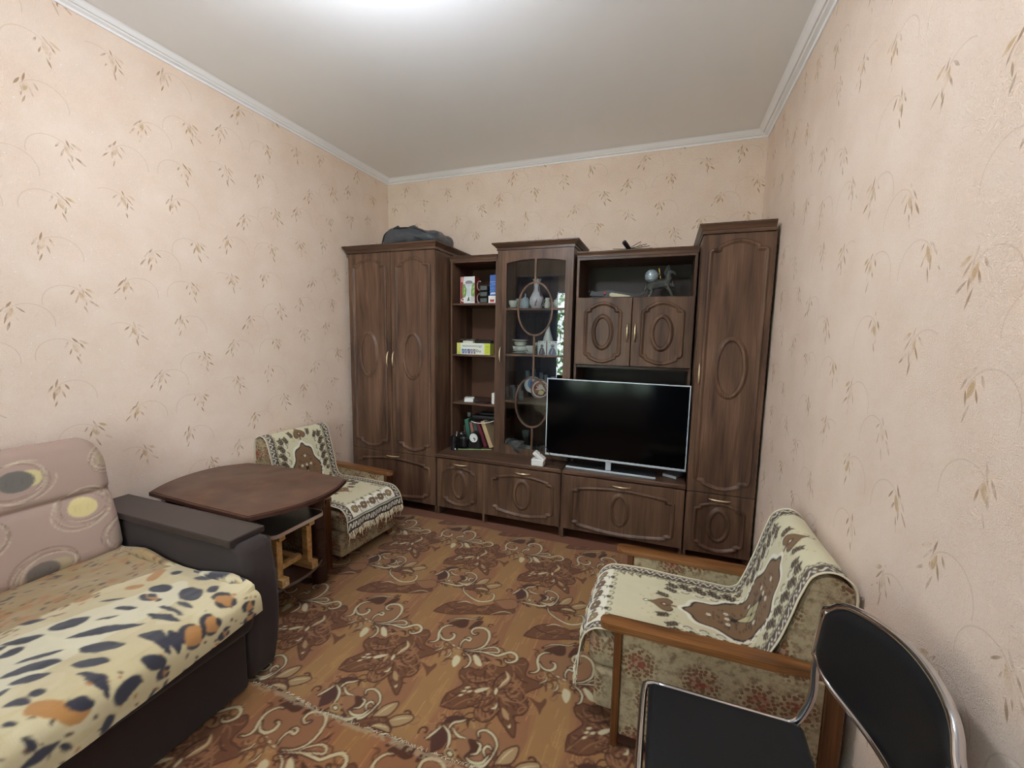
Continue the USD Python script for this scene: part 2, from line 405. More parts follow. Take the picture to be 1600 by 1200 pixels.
# wallpaper: cream relief paper with hanging sprigs of slim leaves on a repeat of 0.535 x 0.64 m
def lens(u, v, ang, ln, wd):
    c, s = math.cos(ang), math.sin(ang)           # long axis along (c, s)
    return ((-s / wd, c / wd, (s * u - c * v) / wd), (c / ln, s / ln, -(c * u + s * v) / ln))
rl = random.Random(3)
SPRIGS = [(.10, .50, 1), (.32, .55, -1), (.44, .34, 1), (.20, .25, -1), (.40, .10, 1), (.08, .09, -1)]
BROWN, PALE, VINES = [], [], []
for k, (u, v, s) in enumerate(SPRIGS):
    for q, (du, dv, a, l) in enumerate([(.000, .03, -1.1, .017), (.022, .006, -.95, .021), (.012, -.026, -1.5, .018), (-.020, -.018, -1.95, .016), (.040, -.034, -.85, .020), (-.034, .012, -2.2, .015), (.006, -.058, -1.4, .019)]):
        if q == 4 and k % 3 == 1: continue
        a2 = a + rl.uniform(-.25, .25)
        BROWN.append(lens(u + s * du, v + dv, a2 if s > 0 else PI - a2, l * rl.uniform(1.0, 1.45), .0040 * rl.uniform(.85, 1.2)))
    PALE.append(lens(u + s * -.002, v - .004, -1.2 if s > 0 else PI + 1.2, .026, .010))
    if k % 2 == 0: PALE.append(lens(u + s * .03, v + .024, -.5 if s > 0 else PI + .5, .022, .007))
    VINES.append((u - s * .058, v - .040, .080))

def wallpaper(name, axis):
    n = {'g': ('geometry', {}), 'sp': ('separate_xyz', {}), 'u': ('math', {'math_type': 'divide', 'value2': .535}), 'fl': ('math', {'math_type': 'floor'}),
         'fu': ('math', {'math_type': 'fraction'}), 'uu': ('math', {'math_type': 'multiply', 'value2': .535}),
         'sh': ('math', {'math_type': 'multiply_add', 'value2': .32}), 'vd': ('math', {'math_type': 'divide', 'value2': .64}), 'fv': ('math', {'math_type': 'fraction'}), 'vv': ('math', {'math_type': 'multiply', 'value2': .64}),
         'l': ('combine_xyz', {'z': 1.0})}
    L = [('g.position', 'sp.vector'), (f'sp.{axis}', 'u.value1'), ('u.value', 'fl.value1'), ('u.value', 'fu.value1'), ('fu.value', 'uu.value1'),
         ('fl.value', 'sh.value1'), ('sp.z', 'sh.value3'), ('sh.value', 'vd.value1'), ('vd.value', 'fv.value1'), ('fv.value', 'vv.value1'), ('uu.value', 'l.x'), ('vv.value', 'l.y')]
    def union(pre, shapes):
        last = None
        for i, (A, B) in enumerate(shapes):
            a, b, c, d, e = (f'{pre}{i}{x}' for x in 'abcde')
            n[a] = ('vector_math', {'math_type': 'dot_product', 'vector2': A}); n[b] = ('vector_math', {'math_type': 'dot_product', 'vector2': B})
            n[c] = ('math', {'math_type': 'absolute'}); n[d] = ('math', {'math_type': 'multiply_add'})
            L.extend([('l.vector', a + '.vector1'), ('l.vector', b + '.vector1'), (a + '.value', c + '.value1'), (b + '.value', d + '.value1'), (b + '.value', d + '.value2'), (c + '.value', d + '.value3')])
            if last:
                n[e] = ('math', {'math_type': 'minimum'}); L.extend([(last + '.value', e + '.value1'), (d + '.value', e + '.value2')]); last = e
            else: last = d
        n[pre + 'm'] = ('map_range', {'from_min': 1.1, 'from_max': .7, 'to_min': 0, 'to_max': 1, 'clamp': True})
        L.append((last + '.value', pre + 'm.value')); return pre + 'm.result'
    br, pa = union('q', BROWN), union('w', PALE)
    last = None
    for i, (cu, cv, r) in enumerate(VINES):
        a, b, c, e = (f'z{i}{x}' for x in 'abce')
        n[a] = ('vector_math', {'math_type': 'distance', 'vector2': (cu, cv, 1)}); n[b] = ('math', {'math_type': 'subtract', 'value2': r}); n[c] = ('math', {'math_type': 'absolute'})
        sg = SPRIGS[i][2]; th = 1.9 if sg > 0 else PI - 1.9      # only part of each round stem is printed
        g1, g2, c0 = f'z{i}g', f'z{i}h', c; c = f'z{i}k'
        n[g1] = ('vector_math', {'math_type': 'dot_product', 'vector2': (math.cos(th), math.sin(th), -(cu * math.cos(th) + cv * math.sin(th)) - .012)}); n[g2] = ('math', {'math_type': 'less_than', 'value2': 0.0}); n[c] = ('math', {'math_type': 'add'})
        L += [('l.vector', a + '.vector1'), (a + '.value', b + '.value1'), (b + '.value', c0 + '.value1'), ('l.vector', g1 + '.vector1'), (g1 + '.value', g2 + '.value1'), (c0 + '.value', c + '.value1'), (g2 + '.value', c + '.value2')]
        if last:
            n[e] = ('math', {'math_type': 'minimum'}); L += [(last + '.value', e + '.value1'), (c + '.value', e + '.value2')]; last = e
        else: last = c
    n['vm'] = ('map_range', {'from_min': .0026, 'from_max': .0008, 'to_min': 0, 'to_max': .30, 'clamp': True}); L.append((last + '.value', 'vm.value'))
    n |= {'n1': ('noise_texture', {'scale': 5, 'detail': 3}), 'bgr': ('rgb_ramp', {'ramp': [(.3, lin((235, 209, 187))), (.7, lin((243, 221, 202)))]}),
          'n2': ('noise_texture', {'scale': 26, 'detail': 1}), 'gap': ('map_range', {'from_min': .36, 'from_max': .62, 'to_min': .0, 'to_max': .85, 'clamp': True}), 'bm': ('math', {'math_type': 'multiply'}),
          'gap2': ('map_range', {'from_min': .40, 'from_max': .62, 'to_min': .15, 'to_max': .9, 'clamp': True}), 'pm': ('math', {'math_type': 'multiply'}),
          'c1': ('mix', {'color2': lin((188, 158, 126))}), 'c2': ('mix', {'color2': lin((206, 172, 126))}), 'c3': ('mix', {'color2': lin((164, 128, 90))}),
          'gl': ('voronoi_texture', {'scale': 34}), 'gd': ('math', {'math_type': 'less_than', 'value2': .075}), 'gs': ('separate_color', {}), 'gr': ('math', {'math_type': 'less_than', 'value2': .15}), 'gm': ('math', {'math_type': 'multiply'}),
          'c4': ('mix', {'color2': (.95, .93, .9)}),
          'n3': ('noise_texture', {'scale': 110, 'detail': 3, 'distortion': 2.2}), 'n4': ('noise_texture', {'scale': 260, 'detail': 2}), 'hb': ('math', {'math_type': 'multiply_add', 'value2': .35}),
          'fo': ('map_range', {'from_min': .42, 'from_max': .62, 'to_min': 0, 'to_max': .30, 'clamp': True}), 'c0': ('mix', {'color2': lin((246, 234, 222))}), 'b': ('bump', {'strength': .9, 'distance': .006}), 'p': ('principled_bsdf', {'roughness': .62, 'specular_ior_level': .35})}
    L += [('g.position', 'n1.vector'), ('n1.fac', 'bgr.fac'), ('g.position', 'n2.vector'), ('n2.fac', 'gap.value'), (br, 'bm.value1'), ('gap.result', 'bm.value2'), ('n2.fac', 'gap2.value'), (pa, 'pm.value1'), ('gap2.result', 'pm.value2'),
          ('n3.fac', 'fo.value'), ('fo.result', 'c0.fac'), ('bgr.color', 'c0.color1'), ('c0.color', 'c1.color1'), ('vm.result', 'c1.fac'), ('c1.color', 'c2.color1'), ('pm.value', 'c2.fac'), ('c2.color', 'c3.color1'), ('bm.value', 'c3.fac'),
          ('g.position', 'gl.vector'), ('gl.distance', 'gd.value1'), ('gl.color', 'gs.color'), ('gs.r', 'gr.value1'), ('gd.value', 'gm.value1'), ('gr.value', 'gm.value2'), ('gm.value', 'c4.fac'), ('c3.color', 'c4.color1'),
          ('c4.color', 'p.base_color'), ('g.position', 'n3.vector'), ('g.position', 'n4.vector'), ('n4.fac', 'hb.value1'), ('n3.fac', 'hb.value3'), ('hb.value', 'b.height'), ('b.normal', 'p.normal')]
    return mat(name, n, L)
M_PAPER_Y = wallpaper('wallpaper_side', 'y')
M_PAPER_X = wallpaper('wallpaper_end', 'x')

# ---------------------------------------------------------------- the room
XR, YB, YF, H = 3.158, .62, -3.95, 2.905
struct('floor', bx(-.1, XR + .1, YF - .1, YB + .1, -.1, -.004), M_FLOOR, label='red-brown painted wooden floor')
struct('ceiling', bx(-.1, XR + .1, YF - .1, YB + .1, H, H + .1), M_CEIL, label='plain satin white ceiling')
struct('wall_left', bx(-.1, 0, YF - .1, YB + .1, 0, H), M_PAPER_Y, label='left wall papered in cream paper with hanging leaf sprigs')
struct('wall_right', bx(XR, XR + .1, YF - .1, YB + .1, 0, H), M_PAPER_Y, label='right wall papered in cream paper with hanging leaf sprigs')
struct('wall_back', bx(0, XR, YB, YB + .1, 0, H), M_PAPER_X, label='end wall papered in cream above the dark cabinets')
WX0, WX1, WZ0, WZ1 = .62, 2.25, .50, 2.3
fw = sbox(0, 0, XR, H).difference(sbox(WX0, WZ0, WX1, WZ1))
struct('wall_front', front(fw, YF - .1, YF), plain('cream_wall', (236, 214, 194), .65), label='window wall behind the viewer')
COVE = [(.0, H - .029), (.004, H - .029), (.010, H - .020), (.030, H - .024 + .006), (.038, H - .012), (.044, H - .016), (.060, H - .010), (.066, H - .004), (.076, H - .0005)]
COVE = [(.0, H - .034), (.006, H - .034), (.012, H - .026), (.030, H - .022), (.036, H - .015), (.044, H - .018), (.058, H - .010), (.064, H - .005), (.076, H - .001)]
ring = [(0, YF), (0, YB), (XR, YB), (XR, YF)]
v, f = moulding(ring, COVE, True); k = len(COVE)
nf = len(f) // 2; per = nf // 4
for s, nm in enumerate(('trim_1', 'trim_2', 'trim_3', 'trim_4')):
    ff = np.vstack([f[s * per:(s + 1) * per], f[nf + s * per:nf + (s + 1) * per]])
    used = np.unique(ff); mp = np.zeros(len(v), int); mp[used] = np.arange(len(used))
    struct(nm, (v[used], mp[ff]), M_COVE, 25, label='white stepped cornice along the ceiling')
win = struct('window_1', cat([bx(WX0, WX1, YF - .07, YF - .01, z0, z1, .006) for z0, z1 in ((WZ0, WZ0 + .07), (WZ1 - .07, WZ1))] +
    [bx(x - .035, x + .035, YF - .07, YF - .01, WZ0, WZ1, .006) for x in (WX0 + .035, WX0 + .56, WX0 + 1.08, WX1 - .035)]), M_FRAME, label='white three-light window behind the viewer')
for a, b in ((WX0 + .07, WX0 + .525), (WX0 + .595, WX0 + 1.045), (WX0 + 1.115, WX1 - .07)):
    part(win, 'pane', bx(a, b, YF - .045, YF - .039, WZ0 + .07, WZ1 - .07), M_GLASS, False)

# ---------------------------------------------------------------- the wall unit
def panel(x0, x1, z0, z1, n, step, rt, rb):
    """outline of a milled door panel: arched head and foot, notched corners"""
    xa, xb = x0 + n, x1 - n
    t = np.linspace(0, 1, 15)
    top = [(xa + (xb - xa) * k, z1 + step + (rt - step) * math.sin(PI * k)) for k in t]
    bot = [(xb - (xb - xa) * k, z0 - step - (rb - step) * math.sin(PI * k)) for k in t]
    r = .012
    P = [(x0, z0 + r), (x0, z1 - r), (x0 + r * .4, z1 - r * .3), (x0 + r, z1), (xa - r, z1), (xa - .003, z1 + .003)] + top + [(xb + .003, z1 + .003), (xb + r, z1), (x1 - r, z1), (x1 - r * .4, z1 - r * .3), (x1, z1 - r), (x1, z0 + r), (x1 - r * .4, z0 + r * .3), (x1 - r, z0), (xb + r, z0), (xb + .003, z0 - .003)] + bot + [(xa - .003, z0 - .003), (xa - r, z0), (x0 + r, z0), (x0 + r * .4, z0 + r * .3)]
    return P

def bow(p, q, out, r=.0042):
    """a bowed handle between two points on a face, standing out towards the viewer"""
    p, q = np.array(p, float), np.array(q, float); t = np.linspace(0, 1, 17)
    P = p + (q - p) * t[:, None]; P[:, 1] -= out * np.sin(PI * t) ** .6
    return tube(P, r * (.7 + .9 * np.sin(PI * t)), 10)

def door(t, name, x0, x1, z0, z1, y, pan, oval, handle, d=.018, label=None):
    dr = part(t, name, bx(x0, x1, y, y + d, z0, z1, .004), M_WOOD, False, label)
    part(dr, 'moulding', bead(panel(*pan), y), M_WOOD, 40)
    if oval: part(dr, 'moulding', bead(ellipse(*oval), y, 1.15), M_WOOD, 40)
    if handle: part(dr, 'handle', bow(*handle, .022), M_BRASS, True, 'bowed brass handle')
    return dr

def cornice(t, x0, x1, y0, y1, z, h, out, sides=(1, 1)):
    a = [(x0, y1)] * sides[0] + [(x0, y0), (x1, y0)] + [(x1, y1)] * sides[1]
    k = out
    prof = [(0, z), (.004, z), (.004, z + h * .34), (k * .35, z + h * .40), (k * .45, z + h * .52), (k * .6, z + h * .60), (k * .95, z + h * .82), (k, z + h * .86), (k, z + h), (0, z + h)]
    m = moulding(a, prof)
    lid = bx(x0, x1, y0, y1, z, z + h)
    return part(t, 'cornice', cat([m, lid]), M_WOODH, 25)

def carcass(t, x0, x1, y0, y1, z0, z1, th=.018, back=M_INNER, floor0=None, top=True, bottom=True, inner=M_WOOD):
    fz = z0 if floor0 is None else floor0
    part(t, 'side_panel', bx(x0, x0 + th, y0, y1, fz, z1, .001), M_WOOD, False)
    part(t, 'side_panel', bx(x1 - th, x1, y0, y1, fz, z1, .001), M_WOOD, False)
    if top: part(t, 'top_panel', bx(x0 + th, x1 - th, y0, y1, z1 - th, z1), M_WOODH, False)
    if bottom: part(t, 'bottom_panel', bx(x0 + th, x1 - th, y0, y1, z0, z0 + th), M_WOODH, False)
    part(t, 'back_panel', bx(x0 + th, x1 - th, y1 - .006, y1, z0 + (th if bottom else 0), z1 - (th if top else 0)), back, False)

YW = .60
# two-door wardrobe on the left
t = thing('wardrobe', 'wide two-door walnut wardrobe with a dark bag on top', 'wardrobe', (.46, .3, 0), group=None)
carcass(t, .048, .8704, .02, YW, .08, 2.115, floor0=0)
part(t, 'shelf', bx(.066, .852, .03, YW - .01, .474, .490), M_WOODH, False)
door(t, 'door', .049, .4605, .4835, 2.1165, 0, (.103, .412, .570, 2.012, .050, .020, .052, .048), (.239, 1.295, .083, .180), ((.436, -.001, 1.19), (.436, -.001, 1.325)))
door(t, 'door', .4655, .870, .4835, 2.1165, 0, (.522, .820, .570, 2.006, .050, .020, .052, .048), (.664, 1.293, .083, .180), ((.490, -.001, 1.19), (.490, -.001, 1.325)))
door(t, 'drawer', .049, .870, .076, .480, 0, (.12, .81, .150, .380, .045, .018, .044, .042), None, ((.397, -.001, .449), (.527, -.001, .449)), label='deep lower front with one brass pull')
cornice(t, .046, .874, -.002, YW, 2.118, .056, .030)
# narrow wardrobe on the right
t = thing('wardrobe', 'tall narrow one-door walnut wardrobe beside the television', 'wardrobe', (2.945, .3, 0))
carcass(t, 2.748, 3.142, .02, YW, .08, 2.10, floor0=0)
part(t, 'shelf', bx(2.766, 3.124, .03, YW - .01, .474, .490), M_WOODH, False)
door(t, 'door', 2.749, 3.141, .4835, 2.100, 0, (2.795, 3.095, .568, 2.002, .050, .020, .052, .048), (2.946, 1.292, .083, .180), ((2.772, -.001, 1.185), (2.772, -.001, 1.315)))
door(t, 'drawer', 2.749, 3.141, .076, .480, 0, (2.806, 3.084, .150, .378, .034, .018, .042, .046), (2.945, .276, .057, .105), ((2.881, -.001, .449), (3.008, -.001, .449)), label='short lower front with one brass pull')
cornice(t, 2.746, 3.130, -.002, YW, 2.102, .058, .026, (1, 0))
# low cabinets that carry the middle units
t = thing('low_cabinet', 'low walnut cabinet with one small and one wide front under the display case', 'cabinet', (1.4, .3, 0))
for x in (.878, 1.289, 1.897):
    part(t, 'side_panel', bx(x, x + .018, .02 if x != 1.289 else .004, YW, 0, .486), M_WOOD, False)
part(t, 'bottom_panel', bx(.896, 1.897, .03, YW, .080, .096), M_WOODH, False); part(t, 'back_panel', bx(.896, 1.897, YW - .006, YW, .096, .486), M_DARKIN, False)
part(t, 'top_panel', bx(.874, 1.913, -.008, YW, .487, .518, .007), M_WOODH, 30)
door(t, 'drawer', .886, 1.290, .076, .480, 0, (.944, 1.226, .160, .380, .034, .018, .042, .044), (1.086, .280, .056, .106), ((1.034, -.001, .450), (1.159, -.001, .450)), label='small square front')
door(t, 'drawer', 1.304, 1.908, .076, .480, 0, (1.372, 1.845, .158, .378, .040, .018, .044, .042), (1.611, .280, .060, .107), ((1.551, -.001, .450), (1.676, -.001, .450)), label='wide front with oval')
t = thing('low_cabinet', 'low walnut cabinet with one wide front under the television', 'cabinet', (2.33, .3, 0))
for x in (1.918, 2.724):
    part(t, 'side_panel', bx(x, x + .018, .004 if x < 2 else .02, YW, 0, .486), M_WOOD, False)
part(t, 'bottom_panel', bx(1.936, 2.724, .03, YW, .080, .096), M_WOODH, False); part(t, 'back_panel', bx(1.936, 2.724, YW - .006, YW, .096, .486), M_DARKIN, False)
part(t, 'top_panel', bx(1.916, 2.744, -.008, YW, .487, .518, .007), M_WOODH, 30)
door(t, 'drawer', 1.928, 2.738, .076, .480, 0, (1.995, 2.671, .142, .374, .042, .018, .044, .044), (2.327, .276, .056, .107), ((2.271, -.001, .449), (2.396, -.001, .449)))
# open bookcase
t = thing('bookcase', 'narrow open walnut bookcase with three shelves of odds and ends', 'bookcase', (1.1, .4, .518))
carcass(t, .892, 1.308, .215, YW, .518, 2.062, back=M_BACK, bottom=False)
for z in (.908, 1.311, 1.7245): part(t, 'shelf', bx(.910, 1.290, .222, YW - .006, z - .016, z, .001), M_WOODH, False)
cornice(t, .892, 1.303, .213, YW, 2.060, .036, .010, (0, 0))
# glazed display case
t = thing('display_cabinet', 'glazed walnut display cabinet full of crockery with two oval tracery rings', 'cabinet', (1.61, .4, .518))
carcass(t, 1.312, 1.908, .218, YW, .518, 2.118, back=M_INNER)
for z in (.951, 1.3215, 1.682): part(t, 'shelf', bx(1.330, 1.890, .228, YW - .008, z - .016, z), M_WOODH, False)
arch = lambda k: [(x, 2.021 + .024 * (1 - ((x - 1.618) / .232) ** 2)) for x in np.linspace(1.849, 1.387, 17)]
foot = [(x, .603 - .028 * (1 - ((x - 1.618) / .232) ** 2)) for x in np.linspace(1.387, 1.849, 17)]
opening = Polygon(arch(0) + foot)
dr = part(t, 'door', front(sbox(1.313, .522, 1.907, 2.1155).difference(opening), .199, .216), M_WOOD, False)
r1, r2 = Polygon(ellipse(1.620, 1.673, .142, .205)), Polygon(ellipse(1.610, .953, .140, .202))
i1, i2 = Polygon(ellipse(1.620, 1.673, .129, .192)), Polygon(ellipse(1.610, .953, .127, .189))
for g in (r1.difference(i1), r2.difference(i2)):
    part(dr, 'tracery_ring', front(g, .200, .214), M_WOOD, 40)
bars = unary_union([sbox(1.611, .5, 1.625, 2.1), sbox(1.38, 1.667, 1.86, 1.681), sbox(1.38, 1.313, 1.86, 1.327), sbox(1.38, .946, 1.86, .960)]).intersection(opening).difference(r1).difference(r2)
for g in bars.geoms:
    part(dr, 'glazing_bar', front(g, .201, .213), M_WOOD, False)
part(dr, 'glass', bx(1.375, 1.861, .2145, .2172, .565, 2.05), M_GLASS, False)
part(dr, 'handle', bow((1.346, .198, 1.257), (1.346, .198, 1.378), .022), M_BRASS, True, 'bowed brass handle')
cornice(t, 1.310, 1.910, .197, YW, 2.118, .052, .036)
# television surround with open niche and two doors
t = thing('wall_cabinet', 'walnut cabinet with open niche and two small doors above the television', 'cabinet', (2.33, .4, .518))
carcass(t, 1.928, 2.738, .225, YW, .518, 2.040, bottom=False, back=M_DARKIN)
for z in (1.262, 1.757): part(t, 'shelf', bx(1.946, 2.720, .240, YW - .006, z - .017, z), M_WOODH, False)
door(t, 'door', 1.934, 2.3305, 1.266, 1.753, .207, (2.010, 2.252, 1.345, 1.655, .032, .020, .054, .050), (2.131, 1.505, .064, .115), ((2.306, .206, 1.44), (2.306, .206, 1.57)))
door(t, 'door', 2.3345, 2.736, 1.266, 1.753, .207, (2.408, 2.665, 1.345, 1.655, .032, .020, .054, .050), (2.534, 1.505, .064, .115), ((2.359, .206, 1.44), (2.359, .206, 1.57)))
cornice(t, 1.928, 2.742, .223, YW, 2.040, .040, .014, (0, 0))

# ---------------------------------------------------------------- television and what stands on the low cabinets
TVC, TVR = np.array([2.2515, .052, .518]), -.036
t = thing('television', 'large flat television with black screen and thin silver rim', 'television', TVC, TVR)
L = lambda n, m, mt, **k: part(t, n, m, mt, k.pop('smooth', False), local=True, **k)
hw, zb, zt = .4855, .076, .649
L('casing', bx(-hw + .004, hw - .004, .006, .032, zb + .003, zt - .003, .004), M_BLACK)
L('casing', bx(-.30, .30, .032, .062, zb + .04, zb + .36, .012), M_BLACK)
L('screen', bx(-hw + .007, hw - .007, .002, .008, zb + .012, zt - .007), M_SCREEN)
L('bezel', bx(-hw, hw, -.001, .012, zt - .008, zt, .0015), M_SILVER); L('bezel', bx(-hw, hw, -.003, .012, zb, zb + .016, .002), M_SILVER)
L('bezel', bx(-hw, -hw + .008, -.001, .012, zb + .016, zt - .008, .0015), M_SILVER); L('bezel', bx(hw - .008, hw, -.001, .012, zb + .016, zt - .008, .0015), M_SILVER)
L('neck', bx(-.040, -.002, .004, .026, .014, zb + .03, .003), M_SILVER)
L('base', bx(-.325, .300, .0, .15, .0, .009, .002), plain('grey_glass_base', (58, 60, 64), .25)); L('base_edge', bx(-.325, .300, -.006, .002, .0, .014, .002), M_SILVER)
t = thing('set_top_box', 'flat grey box beside the television base', 'box', (2.664, .16, .518), -.45)
L('body', bx(-.05, .05, -.055, .075, .004, .026, .004), plain('grey_box', (92, 92, 92), .4)); L('front_edge', bx(-.048, .048, -.0575, -.055, .003, .020), M_SILVER)
for x in (-.035, .035):
    L('foot', bx(x - .006, x + .006, -.04, -.028, 0, .005), M_RUBBER); L('foot', bx(x - .006, x + .006, .05, .062, 0, .005), M_RUBBER)
t = thing('power_adapter', 'white block adapter lying flat at the left of the television', 'adapter', (1.727, .027, .518))
L('body', rbox(-.047, .047, -.032, .032, 0, .052, .008, 4), M_WHITE, smooth=True); L('seam', bx(-.0475, .0475, -.0325, .0325, .036, .038), plain('grey_seam', (190, 190, 188), .5))
t = thing('power_adapter', 'white slim adapter tipped over the block adapter with a black cord', 'adapter', (1.735, .029, .570))
ad = turn(rbox(-.050, .050, -.030, .030, 0, .030, .008, 4), .62, (-.05, 0, 0), (0, 1, 0)); ad.apply_translation([0, 0, .034])
L('body', ad, M_WHITE, smooth=True)
pl = turn(bx(-.03, .03, -.0305, -.030, .010, .020), .62, (-.05, 0, 0), (0, 1, 0)); pl.apply_translation([0, 0, .034]); L('label_plate', pl, plain('pale_grey_label', (196, 198, 198), .5))
single('power_cable', tube(spline([(1.742, .03, .606), (1.748, .015, .640), (1.762, -.002, .668), (1.778, -.006, .676), (1.800, -.004, .658), (1.826, -.003, .609), (1.856, -.004, .565), (1.885, -.006, .535), (1.907, -.010, .522), (1.918, .02, .5215), (1.915, .09, .5215), (1.93, .17, .5215), (1.96, .27, .5215)], 8), .0026, 8), M_RUBBER, 'black cable looping up from the white adapters in front of the screen', 'cable', True)
single('power_cable', tube(spline([(1.778, .055, .5215), (1.81, .085, .5215), (1.85, .07, .5215), (1.90, .13, .5215), (1.94, .24, .5215)], 8), .0026, 8), M_RUBBER, 'black cable lying behind the white adapters', 'cable', True)
single('power_cable', tube(spline([(2.02, .07, .5305), (2.09, .085, .5305), (2.15, .13, .5305), (2.18, .18, .530), (2.2, .26, .5215)], 8), .0028, 8), M_RUBBER, 'black cable lying across the television base', 'cable', True)

# ---------------------------------------------------------------- bookcase, from the bottom up
Z0 = .5185
t = thing('pen_holder', 'black ribbed cylindrical holder at the front left of the bookcase', 'holder', (.962, .150, Z0))
L('cup', lathe([(0, 0), (.027, 0), (.029, .004), (.029, .058), (.0275, .060), (.0275, .066), (.029, .068), (.029, .118), (.026, .118), (.026, .012), (0, .012)], n=24), M_BLACK, smooth=35)
L('pen', turn(lathe([(0, 0), (.004, 0), (.004, .135), (.002, .145), (0, .145)], (.005, .004, .014), 10), .12, (0, 0, 0), (0, 1, 0)), M_SILVER, smooth=35, label='silver pen')
L('screw_cap', ball(.007, (.022, -.022, .012), sub=2), M_WHITE, smooth=True)
t = thing('camera_case', 'rounded black case leaning beside the pen holder', 'case', (1.012, .225, Z0))
L('body', rbox(-.045, .036, -.035, .04, 0, .115, .03, 5), M_BLACK, smooth=True); L('cap', lathe([(0, .112), (.018, .112), (.016, .13), (0, .134)], (-.008, 0, 0), 16), M_BLACK, smooth=35)
L('strap', tube(spline([(-.04, 0, .09), (-.02, -.01, .135), (.015, 0, .14), (.032, 0, .1)], 6), .004, 8), M_RUBBER, smooth=True)
L('buckle', ball(.008, (-.012, -.022, .130), sub=2), M_SILVER, smooth=True)
def book(xl, y, w, h, d, lean, c, label, page=(214, 204, 180)):
    t = thing('book', label, 'book', (xl, y, Z0), group='books leaning in the bookcase')
    R = lambda m: turn(m, -lean, (0, 0, 0), (0, 1, 0))
    nm = 'book_%d_%d_%d' % c
    if not stage.GetPrimAtPath('/World/Looks/' + nm): plain(nm, c, .55)
    m = '/World/Looks/' + nm
    part(t, 'pages', R(bx(.003, w - .003, .004, d - .004, .004, h - .004)), M_BOOKPAGE, False, local=True)
    part(t, 'cover', R(cat([bx(0, .003, 0, d, 0, h, .001), bx(w - .003, w, 0, d, 0, h, .001), bx(0, w, -.003, .002, 0, h, .001)])), m, False, local=True)
M_BOOKPAGE = plain('book_pages', (206, 196, 170), .8)
book(1.000, .335, .034, .225, .15, .16, (62, 116, 98), 'tall green hardback book leaning in the bookcase')
book(1.050, .335, .026, .205, .15, .19, (158, 100, 92), 'faded pink book between the green book and the clock')
book(1.090, .335, .030, .205, .15, .22, (74, 92, 84), 'grey-green book behind the clock')
book(1.160, .320, .028, .222, .15, .37, (104, 34, 48), 'burgundy book leaning to the right of the clock')
book(1.213, .310, .036, .238, .15, .37, (192, 166, 124), 'tan book with worn spine, last in the leaning row')
book(.962, .345, .010, .17, .13, .05, (96, 84, 80), 'thin grey booklet left of the green book')
t = thing('table_clock', 'small black table clock with a round white dial before the books', 'clock', (1.094, .268, Z0))
L('body', front(Polygon(spline([(-.056, 0), (-.054, .05), (-.038, .11), (0, .142), (.038, .11), (.054, .05), (.056, 0)], 5)).buffer(0), -.018, .03), M_BLACK, smooth=30)
L('dial', front(Polygon(ellipse(0, .092, .040, .040)), -.0215, -.018), M_WHITE, smooth=30)
L('bezel', front(Polygon(ellipse(0, .092, .043, .043)).difference(Polygon(ellipse(0, .092, .0385, .0385))), -.024, -.0175), M_BLACK, smooth=30)
L('hand', front(LineString([(0, .092), (.016, .081)]).buffer(.0025), -.0235, -.0215), M_BLACK); L('hand', front(LineString([(0, .092), (.012, .068)]).buffer(.0018), -.0235, -.0215), M_BLACK)
t = thing('folder', 'flat dark folder with a pale green edge under the clock', 'folder', (1.12, .225, Z0), .35)
L('cover', bx(-.145, .135, -.005, .012, .0, .004), M_BLACK); L('edge_strip', bx(-.145, .135, -.0085, -.005, -.0, .006, .001), plain('pale_green', (150, 184, 128), .5))
t = thing('router', 'black box with grey aerial knob lying on top of the books', 'router', (1.13, .40, .752), .1)
L('body', rbox(-.10, .14, -.06, .06, 0, .035, .012, 4), M_BLACK, smooth=True); L('knob', lathe([(0, .0), (.014, 0), (.018, .02), (.016, .036), (0, .038)], (-.125, -.06, .02), 14), plain('dull_grey', (96, 100, 98), .5), smooth=35)
L('lid', rbox(-.04, .12, -.05, .05, .035, .060, .012, 4), M_BLACK, smooth=True)
single('charging_cable', tube(spline([(1.040, .31, .738), (1.075, .30, .731), (1.13, .295, .729), (1.19, .295, .738), (1.245, .30, .755), (1.283, .31, .768)], 8), .0035, 8), M_WHITE, 'white cable lying across the tops of the leaning books', 'cable', True)
single('plastic_bag', limbs([((1.245, .40, .62), .02, (1.262, .42, .70), .026), ((1.24, .41, .66), .022, (1.25, .43, .73), .016)], .012, 6), plain('milky_plastic', (150, 154, 158), .3), 'milky plastic bag tucked behind the tan book', 'bag', True)
Z1 = .908
t = thing('small_box', 'small white lidded box on the third bookcase shelf', 'box', (1.033, .290, Z1), .25)
L('body', bx(-.040, .040, -.03, .03, 0, .030, .004), M_WHITE); L('lid', bx(-.041, .041, -.031, .031, .026, .040, .005), M_PAPER)
single('leaflet', turn(bx(.955, 1.12, .27, .37, Z1, Z1 + .0015), .2, (1.03, .32, 0)), plain('grey_leaflet', (120, 118, 112), .6), 'grey leaflet lying under the small white lidded box', 'paper', False)
t = thing('wallet', 'flat dark red wallet on the third bookcase shelf', 'wallet', (1.160, .275, Z1), -.1)
L('cover', bx(-.055, .055, -.035, .045, 0, .011, .003), plain('dark_red_leather', (52, 20, 20), .5)); L('fold', bx(-.055, .055, -.037, -.033, .002, .009), M_BLACK)
t = thing('charger', 'upright white charger at the right end of the third bookcase shelf', 'charger', (1.262, .285, Z1))
L('body', rbox(-.018, .020, -.022, .022, 0, .090, .006, 4), M_WHITE, smooth=True); L('band', bx(-.0183, .0203, -.0223, .0223, .02, .022), M_PAPER)
Z2 = 1.311
